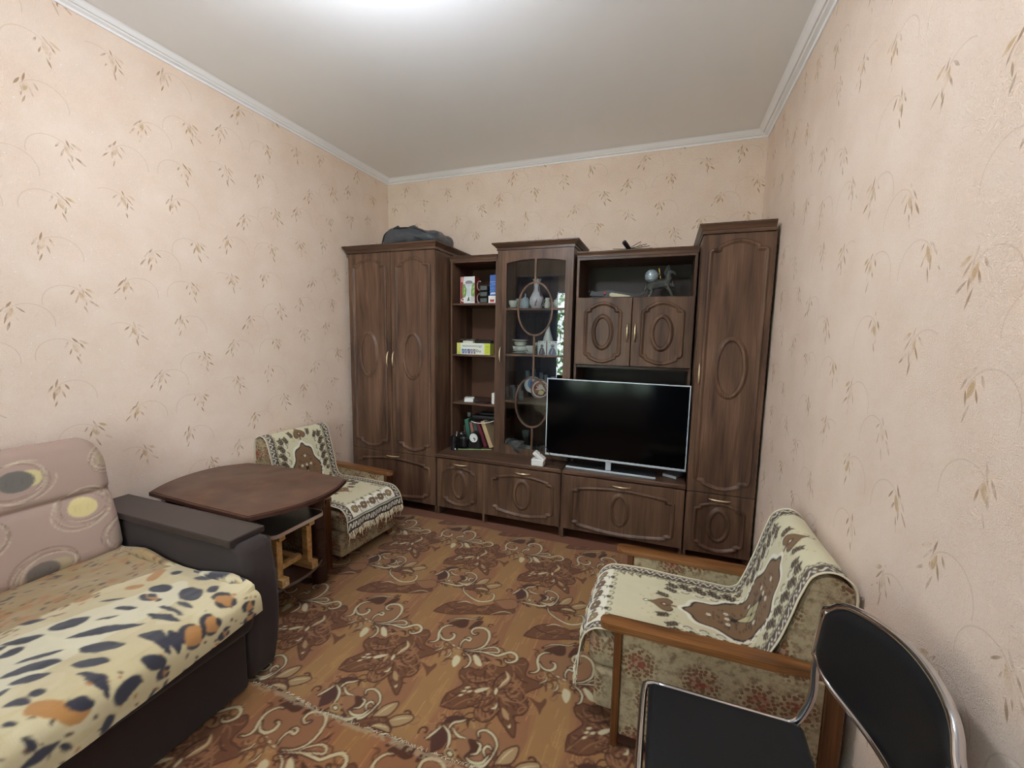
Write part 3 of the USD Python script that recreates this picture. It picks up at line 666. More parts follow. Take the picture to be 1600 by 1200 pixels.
def pbox(name, label, catg, x0, x1, y0, y1, z0, z1, canvas, sidec, **k):
    """a carton: its printed front, its other faces plain"""
    t = thing(name, label, catg, ((x0 + x1) / 2, y0, z0), **k)
    nm = 'card_%d_%d_%d' % sidec
    if not stage.GetPrimAtPath('/World/Looks/' + nm): plain(nm, sidec, .5)
    part(t, 'carton', bx(x0, x1, y0 + .001, y1, z0, z1), '/World/Looks/' + nm, False)
    nx, nz = max(8, int((x1 - x0) / .0022)), max(8, int((z1 - z0) / .0022))
    X, Zz = np.meshgrid(np.linspace(x0, x1, nx), np.linspace(z0, z1, nz), indexing='ij')
    v, f = sheet(np.stack([X, np.full_like(X, y0), Zz], -1))
    part(t, 'printed_front', (v, f), M_PRINTED, col=canvas.read(v[:, 0] - x0, v[:, 2] - z0))
    return t
c = Canvas(0, .30, 0, .092, .001, (226, 228, 216))
c.fill([(0, 0), (.034, 0), (.034, .092), (0, .092)], (206, 214, 70), smooth=False); c.fill([(.25, 0), (.30, 0), (.30, .092), (.25, .092)], (196, 210, 60), smooth=False)
c.fill([(.008, .02), (.026, .02), (.026, .08), (.008, .08)], (224, 220, 120), smooth=False)
c.fill([(.05, .062), (.23, .062), (.23, .078), (.05, .078)], (190, 198, 196), smooth=False); c.stroke([(.05, .074), (.06, .062), (.225, .062)], .003, (150, 160, 160), smooth=False)
for i, q in enumerate([(70, 110, 160), (96, 130, 170), (60, 60, 130), (130, 120, 150), (110, 100, 90)]): c.fill([(.045 + i * .026, .006), (.067 + i * .026, .006), (.067 + i * .026, .044), (.045 + i * .026, .044)], q, smooth=False); c.stroke([(.05 + i * .026, .01), (.058 + i * .026, .034)], .005, (190, 205, 220))
for x, y, r in ((.187, .03, .012), (.21, .025, .009), (.21, .06, .006)): c.disc(x, y, r, (110, 120, 124)); c.disc(x, y, r * .55, (214, 218, 214))
for i in range(5): c.stroke([(.262, .02 + i * .012), (.288, .02 + i * .012)], .003, (140, 160, 40), smooth=False)
pbox('lamp_carton', 'long white and lime-yellow carton on the second bookcase shelf', 'box', .936, 1.236, .245, .33, Z2, Z2 + .092, c, (200, 208, 80))
t = thing('tray', 'small white tray with clear film on the lime-yellow carton', 'tray', (1.03, .29, Z2 + .092))
L('body', bx(-.045, .05, -.035, .03, 0, .018, .003), M_PAPER); L('film', sheet(np.stack([*np.meshgrid(np.linspace(-.085, .07, 14), np.linspace(-.035, .035, 8), indexing="ij"), np.zeros((14, 8))], -1) + np.concatenate([np.zeros((14, 8, 2)), .022 + .014 * meshkit.noise(np.stack([*np.meshgrid(np.arange(14) * .7, np.arange(8) * .7, indexing="ij"), np.zeros((14, 8))], -1))[..., None]], -1)), M_TUMBLER, smooth=True)
t = thing('glasses_case', 'black spectacle case lying on the lime-yellow carton', 'case', (1.165, .285, Z2 + .092))
L('body', rbox(-.075, .075, -.03, .03, 0, .026, .012, 5), M_BLACK, smooth=True); L('seam', bx(-.072, .072, -.0305, .0305, .012, .0135), M_RUBBER)
single('carton', bx(1.245, 1.282, .34, .44, Z2, Z2 + .08, .001), plain('teal_grey_card', (84, 98, 98), .5), 'small teal-grey carton behind the lime-yellow one', 'box', False)
Z3 = 1.7245
c = Canvas(0, .14, 0, .216, .001, (218, 222, 224))
c.fill([(0, 0), (.032, 0), (.020, .08), (.018, .12), (.034, .216), (0, .216)], (150, 44, 40), smooth=False); c.fill([(.004, .17), (.026, .17), (.032, .212), (.008, .212)], (206, 150, 140), smooth=False)
c.fill([(.024, .05), (.05, .06), (.056, .12), (.03, .16), (.018, .11)], (112, 150, 84)); c.fill([(.10, .06), (.136, .06), (.138, .15), (.112, .16), (.096, .1)], (120, 156, 90))
for P in ([(.03, .07), (.042, .1)], [(.034, .1), (.04, .13)], [(.11, .08), (.126, .11)], [(.112, .12), (.13, .14)]): c.stroke(P, .01, (176, 200, 130), True)
c.disc(.078, .165, .034, (128, 130, 134), .018); c.fill([(.044, .135), (.104, .135), (.108, .158), (.042, .158)], (190, 194, 200), smooth=False)
c.fill([(.058, .06), (.098, .06), (.094, .135), (.060, .135)], (206, 214, 220), smooth=False); c.stroke([(.068, .062), (.068, .132)], .006, (140, 150, 160)); c.stroke([(.082, .062), (.082, .132)], .004, (160, 168, 176))
c.fill([(.06, .02), (.078, .06), (.086, .02)], (70, 90, 70), smooth=False); c.fill([(.09, .01), (.136, .012), (.136, .056), (.09, .056)], (204, 208, 206), smooth=False)
for i in range(4): c.stroke([(.094, .02 + i * .009), (.132, .02 + i * .009)], .002, (120, 124, 128), smooth=False)
c.disc(.024, .028, .018, (232, 232, 226), .012); c.disc(.022, .030, .011, (30, 30, 32), .006)
pbox('appliance_carton', 'white and red carton printed with a kitchen appliance among green leaves, top bookcase shelf', 'box', .966, 1.096, .246, .33, Z3, Z3 + .214, c, (140, 44, 40))
for i in range(3):
    t = thing('battery_pack', ['grey ridged plastic block at the bottom of the stack of three', 'grey ridged plastic block in the middle of the stack of three', 'grey ridged plastic block on top of the stack of three'][i], 'block', (1.168, .29, Z3 + i * .049), group='grey blocks stacked on the top bookcase shelf')
    L('body', bx(-.036, .036, -.03, .03, 0, .047, .006), M_BLACK); L('face', bx(-.028, .028, -.033, -.030, .007, .041, .002), plain('slate_grey' + '_%d' % i, (78 + i * 4, 84 + i * 4, 86 + i * 4), .4))
for i, (z, l) in enumerate(((.002, 'grey plastic loop handle standing low beside the stacked blocks'), (.104, 'grey plastic loop handle hooked high beside the stacked blocks'))):
    single('loop_handle', tube(np.array([(1.119 + .018 * math.cos(a), .285, Z3 + z + .040 + .036 * math.sin(a)) for a in np.linspace(.9, 2 * PI - .9, 26)]), .0055, 8), plain('warm_grey_%d' % i, (128, 122, 120), .4), l, 'handle', True)
c = Canvas(0, .08, 0, .17, .001, (58, 98, 170))
c.fill([(0, .105), (.08, .108), (.08, .114), (0, .110)], (130, 160, 205), smooth=False)
for i, y in enumerate((.094, .085, .06, .045)): c.stroke([(.014, y), (.014 + .05 - i * .004, y)], .003, (110, 145, 200), smooth=False)
c.fill([(.006, .012), (.05, .014), (.074, .012), (.07, .022), (.02, .026)], (204, 214, 226))
pbox('blue_carton', 'tall blue carton standing on the small red and white box', 'box', 1.221, 1.284, .262, .33, Z3 + .0595, Z3 + .222, c, (50, 84, 150))
c = Canvas(0, .08, 0, .06, .001, (222, 222, 220))
c.fill([(.014, .026), (.052, .026), (.048, .008), (.018, .008)], (170, 52, 44), smooth=False); c.fill([(.012, .030), (.054, .030), (.054, .025), (.012, .025)], (140, 40, 36), smooth=False); c.fill([(.022, .002), (.044, .002), (.044, .010), (.022, .010)], (228, 226, 222), smooth=False)
pbox('medicine_box', 'small white box with a red emblem under the blue carton', 'box', 1.214, 1.284, .250, .335, Z3, Z3 + .0585, c, (218, 216, 212))
single('greeting_card', turn(front(Polygon([(1.185, 1.90), (1.225, 1.965), (1.262, 1.93), (1.225, 1.78), (1.20, 1.78)]), .352, .355), 0), plain('sage_card', (150, 160, 136), .6), 'sage green card propped behind the tall blue carton', 'card', False)

# ---------------------------------------------------------------- crockery in the display case
def cup(t, x, y, z, r, h, mt, hand=0, parent=None, saucer=False):
    part(t, 'bowl', lathe([(0, .002), (r * .5, .002), (r * .52, 0), (r * .56, .004), (r * .85, h * .35), (r, h * .75), (r * .97, h), (r * .93, h), (r * .9, h * .7), (r * .5, .008), (0, .008)], (x, y, z), 22), mt, 40)
    if hand: part(t, 'handle', tube(spline([(x + hand * r * .92, y, z + h * .85), (x + hand * (r + .022), y, z + h * .8), (x + hand * (r + .02), y, z + h * .4), (x + hand * r * .82, y, z + h * .3)], 6), .0032, 8), mt, True)
def saucer(t, x, y, z, r, mt):
    part(t, 'saucer', lathe([(0, .002), (r * .5, .002), (r * .5, 0), (r * .55, .002), (r, .014), (r, .017), (r * .5, .007), (0, .006)], (x, y, z), 24), mt, 40)
M_PORC2 = plain('pale_blue_porcelain', (178, 190, 196), .15); M_PORC3 = plain('cream_porcelain', (200, 194, 176), .2); M_GILT = plain('gilt_trim', (170, 140, 80), .3, 1.0)
SA = 1.682
t = thing('teacup', 'white teacup standing on a saucer at the left of the top crockery shelf', 'cup', (1.398, .33, SA)); cup(t, 1.398, .33, SA + .016, .038, .050, M_PORC, 1); saucer(t, 1.398, .33, SA, .050, M_PORC)
t = thing('teacup', 'white teacup stacked behind the left one on the top crockery shelf', 'cup', (1.425, .43, SA)); cup(t, 1.425, .43, SA + .016, .042, .072, M_PORC, 0); saucer(t, 1.425, .43, SA, .052, M_PORC)
t = thing('sugar_bowl', 'pale blue lidded sugar bowl left of the tall vase', 'bowl', (1.499, .33, SA))
part(t, 'bowl', lathe([(0, 0), (.024, 0), (.033, .018), (.036, .04), (.031, .066), (.029, .070), (0, .070)], (1.499, .33, SA), 24), M_PORC2, 40); part(t, 'lid', lathe([(.032, .069), (.026, .082), (.010, .094), (.004, .10), (.007, .112), (.003, .122), (0, .123)], (1.499, .33, SA), 24), M_PORC2, 40)
c = Canvas(0, 2 * PI, 0, .24, .004, (206, 200, 200))
for i in range(46):
    a, z = rng.uniform(0, 2 * PI), rng.uniform(.01, .15)
    c.stroke([(a, z), (a + .25, z + .02), (a + .4, z + .05)], rng.uniform(.02, .06), [(146, 106, 122), (118, 84, 104), (222, 216, 214)][i % 3], True)
prof = np.array([(0, 0), (.034, 0), (.038, .005), (.054, .035), (.060, .06), (.056, .085), (.040, .115), (.028, .138), (.024, .160), (.026, .205), (.034, .226), (.034, .230), (.028, .226), (.02, .2), (.0, .15)])
pt = np.linspace(0, 1, 60); pp = np.stack([np.interp(pt, np.linspace(0, 1, len(prof)), prof[:, k]) for k in (0, 1)], 1)
vz = lathe(pp, (0, 0, 0), 64); vv = vz.vertices
t = thing('vase', 'tall white vase with mauve streaks inside the upper oval ring', 'vase', (1.594, .33, SA))
part(t, 'body', (vv + [1.594, .33, SA], vz.faces), mat('vase_glaze', {'a': ('attribute', {'attribute': 'displayColor'}), 'p': ('principled_bsdf', {'roughness': .15})}, [('a.color', 'p.base_color')]), col=c.read(np.arctan2(vv[:, 1], vv[:, 0]) % (2 * PI), vv[:, 2]))
part(t, 'rim', tube(np.array([(1.594 + .033 * math.cos(a), .33 + .033 * math.sin(a), SA + .228) for a in np.linspace(0, 2 * PI, 24, endpoint=False)]), .003, 6, True), M_PORC3, True)
t = thing('cream_jug', 'small cream jug with a pouring lip right of the tall vase', 'jug', (1.682, .33, SA))
part(t, 'body', lathe([(0, 0), (.018, 0), (.026, .02), (.024, .045), (.015, .062), (.019, .084), (.016, .084), (0, .05)], (1.682, .33, SA), 20), M_PORC3, 40); part(t, 'handle', tube(spline([(1.664, .33, SA + .07), (1.645, .33, SA + .06), (1.648, .33, SA + .03), (1.658, .33, SA + .022)], 6), .003, 8), M_PORC3, True)
t = thing('teapot', 'white teapot with spout at the right of the top crockery shelf', 'teapot', (1.778, .32, SA))
part(t, 'body', lathe([(0, 0), (.032, 0), (.046, .018), (.050, .04), (.044, .066), (.028, .078), (0, .08)], (1.784, .32, SA), 24), M_PORC, 40); part(t, 'lid', lathe([(.03, .077), (.018, .090), (.004, .096), (.007, .106), (0, .110)], (1.784, .32, SA), 20), M_PORC, 40)
part(t, 'spout', tube(spline([(1.745, .32, SA + .03), (1.725, .32, SA + .045), (1.716, .32, SA + .075)], 6), np.linspace(.012, .006, 13), 10), M_PORC, True)
t = thing('sugar_bowl', 'white bowl with pointed lid behind the teapot', 'bowl', (1.738, .44, SA))
part(t, 'bowl', lathe([(0, 0), (.03, 0), (.038, .03), (.034, .072), (0, .072)], (1.738, .44, SA), 20), M_PORC, 40); part(t, 'lid', lathe([(.035, .072), (.012, .092), (.005, .120), (.003, .14), (0, .142)], (1.738, .44, SA), 20), M_PORC, 40)
t = thing('coffee_pot', 'tall white coffee pot at the far right of the top crockery shelf', 'pot', (1.822, .45, SA))
part(t, 'body', lathe([(0, 0), (.04, 0), (.046, .05), (.036, .11), (.028, .15), (0, .152)], (1.822, .45, SA), 22), M_PORC, 40); part(t, 'lid', lathe([(.03, .15), (.024, .165), (.004, .17), (.006, .18), (0, .184)], (1.822, .45, SA), 18), M_PORC, 40)
SB = 1.3215
t = thing('tureen', 'white footed dish stack under an upturned plate, middle crockery shelf', 'dish', (1.462, .34, SB))
for z, r in ((0, .066), (.016, .064)): saucer(t, 1.462, .34, SB + z, r, M_PORC)
part(t, 'bowl', lathe([(0, .03), (.03, .03), (.058, .036), (.066, .062), (.064, .066), (.0, .066)], (1.462, .34, SB), 24), M_PORC, 40); part(t, 'bowl', lathe([(.03, .066), (.044, .072), (.052, .098), (.048, .100), (0, .1)], (1.462, .34, SB), 24), M_PORC3, 40)
saucer(t, 1.462, .34, SB + .100, .068, M_PORC)
t = thing('teacup', 'white teacup on two saucers in front of the footed dish stack', 'cup', (1.562, .31, SB)); saucer(t, 1.562, .31, SB, .056, M_PORC); saucer(t, 1.562, .31, SB + .012, .055, M_PORC); cup(t, 1.562, .31, SB + .026, .042, .046, M_PORC, -1)
t = thing('teacup', 'cream teacup turned beside the printed cards', 'cup', (1.600, .40, SB)); cup(t, 1.600, .40, SB, .040, .096, M_PORC3, 1)
def icon(x, y, w, h, c, label):
    cv = Canvas(0, w, 0, h, .0008, (220, 222, 216))
    cv.fill([(w * .16, h * .05), (w * .84, h * .05), (w * .8, h * .3), (w * .64, h * .52), (w * .36, h * .52), (w * .2, h * .3)], c); cv.disc(w * .5, h * .66, w * .20, (176, 170, 158)); cv.disc(w * .5, h * .63, w * .12, c)
    cv.stroke([(w * .38, h * .1), (w * .5, h * .42)], w * .06, (190, 184, 176)); cv.disc(w * .22, h * .9, w * .05, c); cv.disc(w * .78, h * .9, w * .05, c); cv.disc(w * .5, h * .92, w * .07, (200, 198, 190))
    pbox('printed_card', label, 'card', x, x + w, y, y + .004, SB, SB + h, cv, (216, 216, 210), group='printed cards on the middle crockery shelf')
icon(1.628, .275, .068, .112, (104, 90, 94), 'white card with a dark seated figure, beside the teacup'); icon(1.705, .272, .086, .112, (112, 108, 124), 'white card with a grey bust figure, middle of the printed cards'); icon(1.796, .30, .042, .072, (150, 146, 140), 'low pale card at the right end of the printed cards')
t = thing('figurine', 'white conical bell-shaped figurine behind the printed cards', 'figurine', (1.665, .44, SB))
part(t, 'body', lathe([(0, 0), (.05, 0), (.047, .1), (.036, .14), (.016, .20), (.009, .235), (0, .25)], (1.665, .44, SB), 22), M_PORC, 40); part(t, 'base_band', lathe([(.051, .0), (.052, .02), (.049, .112), (.040, .112)], (1.665, .44, SB), 22), plain('terracotta', (168, 112, 76), .4), 40)
SC = .951
def tumbler(x, y, z, r, h, label, stem=False, base=SC):
    t = thing('goblet' if stem else 'tumbler', label, 'glass', (x, y, z), group='glassware in the display case')
    if stem:
        part(t, 'bowl', lathe([(.004, h * .5), (r * .8, h * .62), (r, h * .8), (r * .9, h), (r * .86, h), (r * .94, h * .8), (.0, h * .54)], (x, y, z), 18), M_TUMBLER, 40)
        part(t, 'stem', lathe([(0, 0), (r * .9, 0), (r * .85, .004), (.004, .01), (.004, h * .52)], (x, y, z), 18), M_TUMBLER, 40)
    else:
        part(t, 'bowl', lathe([(0, .006), (r * .82, .006), (r, h), (r * .94, h), (r * .78, .012), (0, .012)], (x, y, z), 18), M_TUMBLER, 40); part(t, 'base', lathe([(0, 0), (r * .84, 0), (r * .84, .006), (0, .007)], (x, y, z), 18), M_TUMBLER, 40)
tumbler(1.362, .32, SC, .022, .098, 'leftmost straight glass on the lower crockery shelf'); tumbler(1.395, .36, SC, .024, .112, 'second straight glass on the lower crockery shelf'); tumbler(1.425, .31, SC, .023, .10, 'third straight glass on the lower crockery shelf'); tumbler(1.455, .36, SC, .026, .115, 'wide straight glass left of the lower oval ring')
tumbler(1.487, .30, SC, .035, .075, 'low straight glass inside the lower oval ring'); tumbler(1.478, .50, SC, .030, .225, 'tall goblet behind the left glasses', True); tumbler(1.530, .52, SC, .030, .24, 'tallest goblet behind the lower oval ring', True); tumbler(1.598, .50, SC, .028, .215, 'goblet behind the painted plate', True); tumbler(1.645, .48, SC, .024, .20, 'slim goblet right of the painted plate', True); tumbler(1.72, .45, SC, .03, .19, 'goblet hidden partly by the television corner', True)
def plate(x, y, z, r, lean, cv, label):
    t = thing('plate', label, 'plate', (x, y, z - r))
    n, k = 40, 22; R, A = np.meshgrid(np.linspace(.001, r, k), np.linspace(0, 2 * PI, n), indexing='ij')
    G = np.stack([R * np.cos(A), .012 * np.clip((R / r - .6) / .4, 0, 1) ** 2 * -1, R * np.sin(A)], -1)
    v, f = sheet(G, True); col = cv.read(v[:, 0], v[:, 2]); w = v @ trimesh.transformations.rotation_matrix(lean, [1, 0, 0])[:3, :3].T + [x, y, z]
    part(t, 'face', (w, f), M_PRINTED, col=col)
    bk = turn(lathe([(0, .005), (r * .55, .005), (r, -.010), (r + .001, -.013), (r, -.0135)], (0, 0, 0), 40), -PI / 2, (0, 0, 0), (1, 0, 0)); bk = turn(bk, lean, (0, 0, 0), (1, 0, 0)); bk.apply_translation([x, y, z]); part(t, 'back', bk, M_PORC, 40)
cv = Canvas(-.1, .1, -.1, .1, .0015, (206, 200, 186))
cv.fill([(-.08, -.03), (-.07, .05), (-.01, .078), (.05, .06), (.076, .01), (.03, .0), (-.02, -.06)], (160, 88, 56)); cv.fill([(-.05, -.06), (.02, -.085), (.07, -.05), (.03, -.01), (-.02, -.02)], (128, 56, 44))
for a in np.linspace(.3, 3.2, 7): cv.stroke([(.01, .0), (.01 + .05 * math.cos(a), .055 * math.sin(a))], .014, (222, 208, 186), True)
cv.fill([(-.02, -.05), (.02, -.045), (.03, -.02), (-.005, -.01)], (216, 200, 140)); cv.disc(.05, -.03, .014, (86, 44, 48)); cv.stroke([(-.03, -.04), (.0, -.05), (.03, -.062)], .006, (60, 40, 40)); cv.disc(-.045, .01, .012, (112, 44, 40)); cv.disc(-.05, .035, .008, (90, 50, 50))
plate(1.617, .42, SC + .084, .080, -.25, cv, 'orange and cream painted plate inside the lower oval ring')
cv = Canvas(-.1, .1, -.1, .1, .0015, (196, 204, 206)); cv.disc(.0, .01, .045, (92, 124, 160), .052); cv.fill([(-.02, -.03), (.02, -.03), (.018, .03), (-.018, .03)], (66, 70, 110)); cv.disc(0, .036, .012, (196, 160, 140))
plate(1.535, .47, SC + .112, .070, -.2, cv, 'pale blue souvenir plate behind the orange painted plate')
SD = .5365
def lying(name, label, catg, x, y, z, r, ln, yaw, mt, capm, neck=.7):
    t = thing(name, label, catg, (x, y, z + r))
    T = lambda m: turn(turn(trimesh.Trimesh(m.vertices, m.faces, process=False), -PI / 2, (0, 0, 0), (0, 1, 0)), yaw)
    b = T(lathe([(0, -ln), (r * .9, -ln), (r, -ln + .01), (r, -.035), (r * neck, -.012), (r * neck, 0), (r * neck * .9, 0), (r * neck * .9, -.01), (r * .94, -.04), (r * .9, -ln + .012), (0, -ln + .012)], n=22)); part(t, 'body', b, mt, 40, local=True)
    part(t, 'cap', T(lathe([(0, .004), (r * neck * 1.08, .004), (r * neck * 1.1, -.012), (r * neck, -.013)], n=22)), capm, 40, local=True)
lying('jar', 'glass jar lying with its white-lined mouth forward, foot of the display case', 'jar', 1.395, .285, SD, .052, .17, -.5, M_TUMBLER, M_PORC, .8)
tumbler(1.500, .42, SD, .042, .135, 'wide upright glass behind the lying bottles')
lying('bottle', 'white feeding bottle lying behind the left pane at the foot of the display case', 'bottle', 1.505, .275, SD, .030, .12, -.25, M_PORC2, M_PORC, .6)
lying('bottle', 'clear bottle lying behind the right pane at the foot of the display case', 'bottle', 1.640, .30, SD, .040, .16, -.2, M_TUMBLER, M_TUMBLER, .6)

# ---------------------------------------------------------------- niche above the television
NZ = 1.757
M_IVORY = plain('aged_ivory', (186, 180, 146), .5)
t = thing('dagger', 'black sheathed ornamental dagger with curved tip lying in the open niche', 'dagger', (2.20, .30, NZ))
sh = Polygon(spline([(2.125, 1.766), (2.13, 1.800), (2.15, 1.816), (2.20, 1.802), (2.235, 1.800), (2.27, 1.792), (2.33, 1.784), (2.385, 1.786), (2.405, 1.800), (2.395, 1.778), (2.35, 1.764), (2.28, 1.760), (2.20, 1.7585)], 6, True)).buffer(0)
part(t, 'sheath', front(sh, .290, .314), M_BLACK, 30); part(t, 'gilt_panel', front(Polygon(spline([(2.165, 1.768), (2.168, 1.792), (2.22, 1.786), (2.265, 1.778), (2.31, 1.766), (2.22, 1.764)], 5, True)).buffer(0), .2885, .292), M_IVORY, False)
part(t, 'grip', front(Polygon(spline([(2.02, 1.778), (2.03, 1.808), (2.06, 1.800), (2.09, 1.806), (2.13, 1.800), (2.128, 1.775), (2.10, 1.768), (2.06, 1.772)], 5, True)).buffer(0), .290, .314), M_BLACK, 30)
part(t, 'pommel', cat([ball(.013, (2.013, .30, 1.803), sub=2), ball(.010, (2.018, .30, 1.772), sub=2)]), M_BLACK, True); part(t, 'guard', tube(spline([(2.03, .30, 1.768), (2.06, .296, 1.762), (2.10, .30, 1.764)], 6), .005, 8), M_BLACK, True); part(t, 'jewel', ball(.010, (2.128, .289, 1.790), (1, .5, 1), 2), plain('red_jewel', (160, 44, 36), .2), True)
t = thing('horse_figurine', 'smoky glass rearing horse figurine in the open niche', 'figurine', (2.51, .34, NZ)); y = .34
hb = limbs([((2.445, y, 1.850), .036, (2.535, y, 1.858), .034), ((2.535, y, 1.858), .034, (2.565, y, 1.888), .022), ((2.555, y, 1.885), .024, (2.560, y, 1.935), .016), ((2.560, y, 1.938), .016, (2.592, y, 1.930), .010), ((2.592, y, 1.930), .010, (2.602, y, 1.918), .007),
    ((2.436, y - .018, 1.842), .024, (2.452, y - .02, 1.800), .014), ((2.452, y - .02, 1.800), .014, (2.436, y - .02, 1.765), .010), ((2.432, y + .02, 1.842), .022, (2.440, y + .02, 1.800), .013), ((2.440, y + .02, 1.800), .013, (2.424, y + .02, 1.765), .010),
    ((2.548, y - .016, 1.842), .018, (2.575, y - .018, 1.800), .012), ((2.575, y - .018, 1.800), .012, (2.592, y - .018, 1.765), .009), ((2.556, y + .014, 1.852), .016, (2.592, y + .014, 1.838), .011), ((2.592, y + .014, 1.838), .011, (2.586, y + .014, 1.870), .008),
    ((2.415, y, 1.850), .014, (2.402, y, 1.810), .009)], .007, 8)
M_HORSE = mat('smoky_moulded_glass', {'f': ('fresnel', {'IOR': 1.5}), 't': ('transparent_bsdf', {'color': (.74, .76, .72)}), 'g': ('glossy_bsdf', {'color': (.9,) * 3, 'roughness': .06}), 'd': ('diffuse_bsdf', {'color': (.16, .17, .16)}), 'm0': ('mix_closure', {'fac': .22}), 'm': ('mix_closure', {})},
    [('t.BSDF', 'm0.closure1'), ('d.BSDF', 'm0.closure2'), ('f.fac', 'm.fac'), ('m0.closure', 'm.closure1'), ('g.BSDF', 'm.closure2')], surface='m.closure')
part(t, 'body', hb, M_HORSE, True)
part(t, 'mane', cat([tube(spline([(2.548 + .002 * i, y, 1.905 + .011 * i), (2.530 + .004 * i, y, 1.925 + .011 * i), (2.536 + .007 * i, y, 1.945 + .010 * i)], 4), np.linspace(.008, .003, 9), 6) for i in range(5)]), M_HORSE, True); part(t, 'ear', ball(.007, (2.563, y - .006, 1.957), (.6, .6, 1.7), 2), M_HORSE, True)
part(t, 'stopper', turn(bx(2.500, 2.511, y - .006, y + .006, 1.890, 1.965, .002), -.18, (2.505, y, 1.89), (0, 1, 0)), M_GILT, False, 'gilt stick stopper')
t = thing('glass_ball', 'pearly ribbed ball resting on the horse figurine', 'ball', (2.446, .315, 1.86))
part(t, 'ball', ball(.046, (2.446, .315, 1.907)), plain('pearl_blue', (150, 166, 174), .25, .3), True)
for a in (-.5, -.25, 0, .25, .5): part(t, 'rib', tube(np.array([(2.446 + .0463 * math.cos(a) * math.cos(b), .315 + .0463 * math.cos(a) * math.sin(b), 1.907 + .0463 * math.sin(a)) for b in np.linspace(0, 2 * PI, 40, endpoint=False)]), .0014, 5, True), M_SILVER, True)
part(t, 'knob', ball(.009, (2.497, .320, 1.918), sub=2), M_CHROME, True)
# on top of the unit
t = thing('antenna', 'black indoor aerial with splayed rods on top of the television cabinet', 'antenna', (2.27, .36, 2.081))
part(t, 'base', bx(2.245, 2.31, .33, .40, 2.081, 2.100, .004), M_BLACK, False); part(t, 'hub', tube([(2.245, .31, 2.152), (2.262, .34, 2.132), (2.285, .38, 2.100)], .016, 14), M_BLACK, True)
for q in ((2.17, .30, 2.105), (2.20, .28, 2.100), (2.36, .34, 2.155), (2.40, .36, 2.140), (2.42, .38, 2.130), (2.44, .36, 2.110)): part(t, 'rod', tube([(2.27, .36, 2.112), q], .0022, 6), M_BLACK, True)
t = thing('holdall', 'dark grey shiny holdall lying on top of the two-door wardrobe', 'bag', (.56, .33, 2.174))
G = rbox(.27, .80, .10, .50, 2.175, 2.345, .085, 14); v = np.array(G.vertices)
v[:, 2] -= np.clip((v[:, 0] - .45) / .35, 0, 1) ** 2 * .05 * (v[:, 2] - 2.175) / .17; v[:, 0] -= .10 * (v[:, 2] - 2.175) / .17 * (v[:, 0] < .4) * -1 * .5
v += (meshkit.fbm(v * [14, 14, 10], 3, 5)[:, None] - .5) * np.array([.03, .03, .085]) * np.clip((v[:, 2:3] - 2.18) / .05, 0, 1)
part(t, 'body', (v, G.faces), plain('grey_nylon', (66, 70, 76), .3, bump=.2, bscale=30), True)
part(t, 'piping', tube(spline([(.30, .12, 2.20), (.335, .12, 2.285), (.42, .125, 2.322), (.55, .13, 2.325), (.66, .13, 2.300), (.75, .13, 2.255), (.785, .13, 2.20)], 8), .006, 8), M_BLACK, True)
part(t, 'strap', tube(spline([(.66, .12, 2.21), (.69, .14, 2.275), (.72, .22, 2.292), (.74, .34, 2.285)], 8), .007, 8), M_BLACK, True)

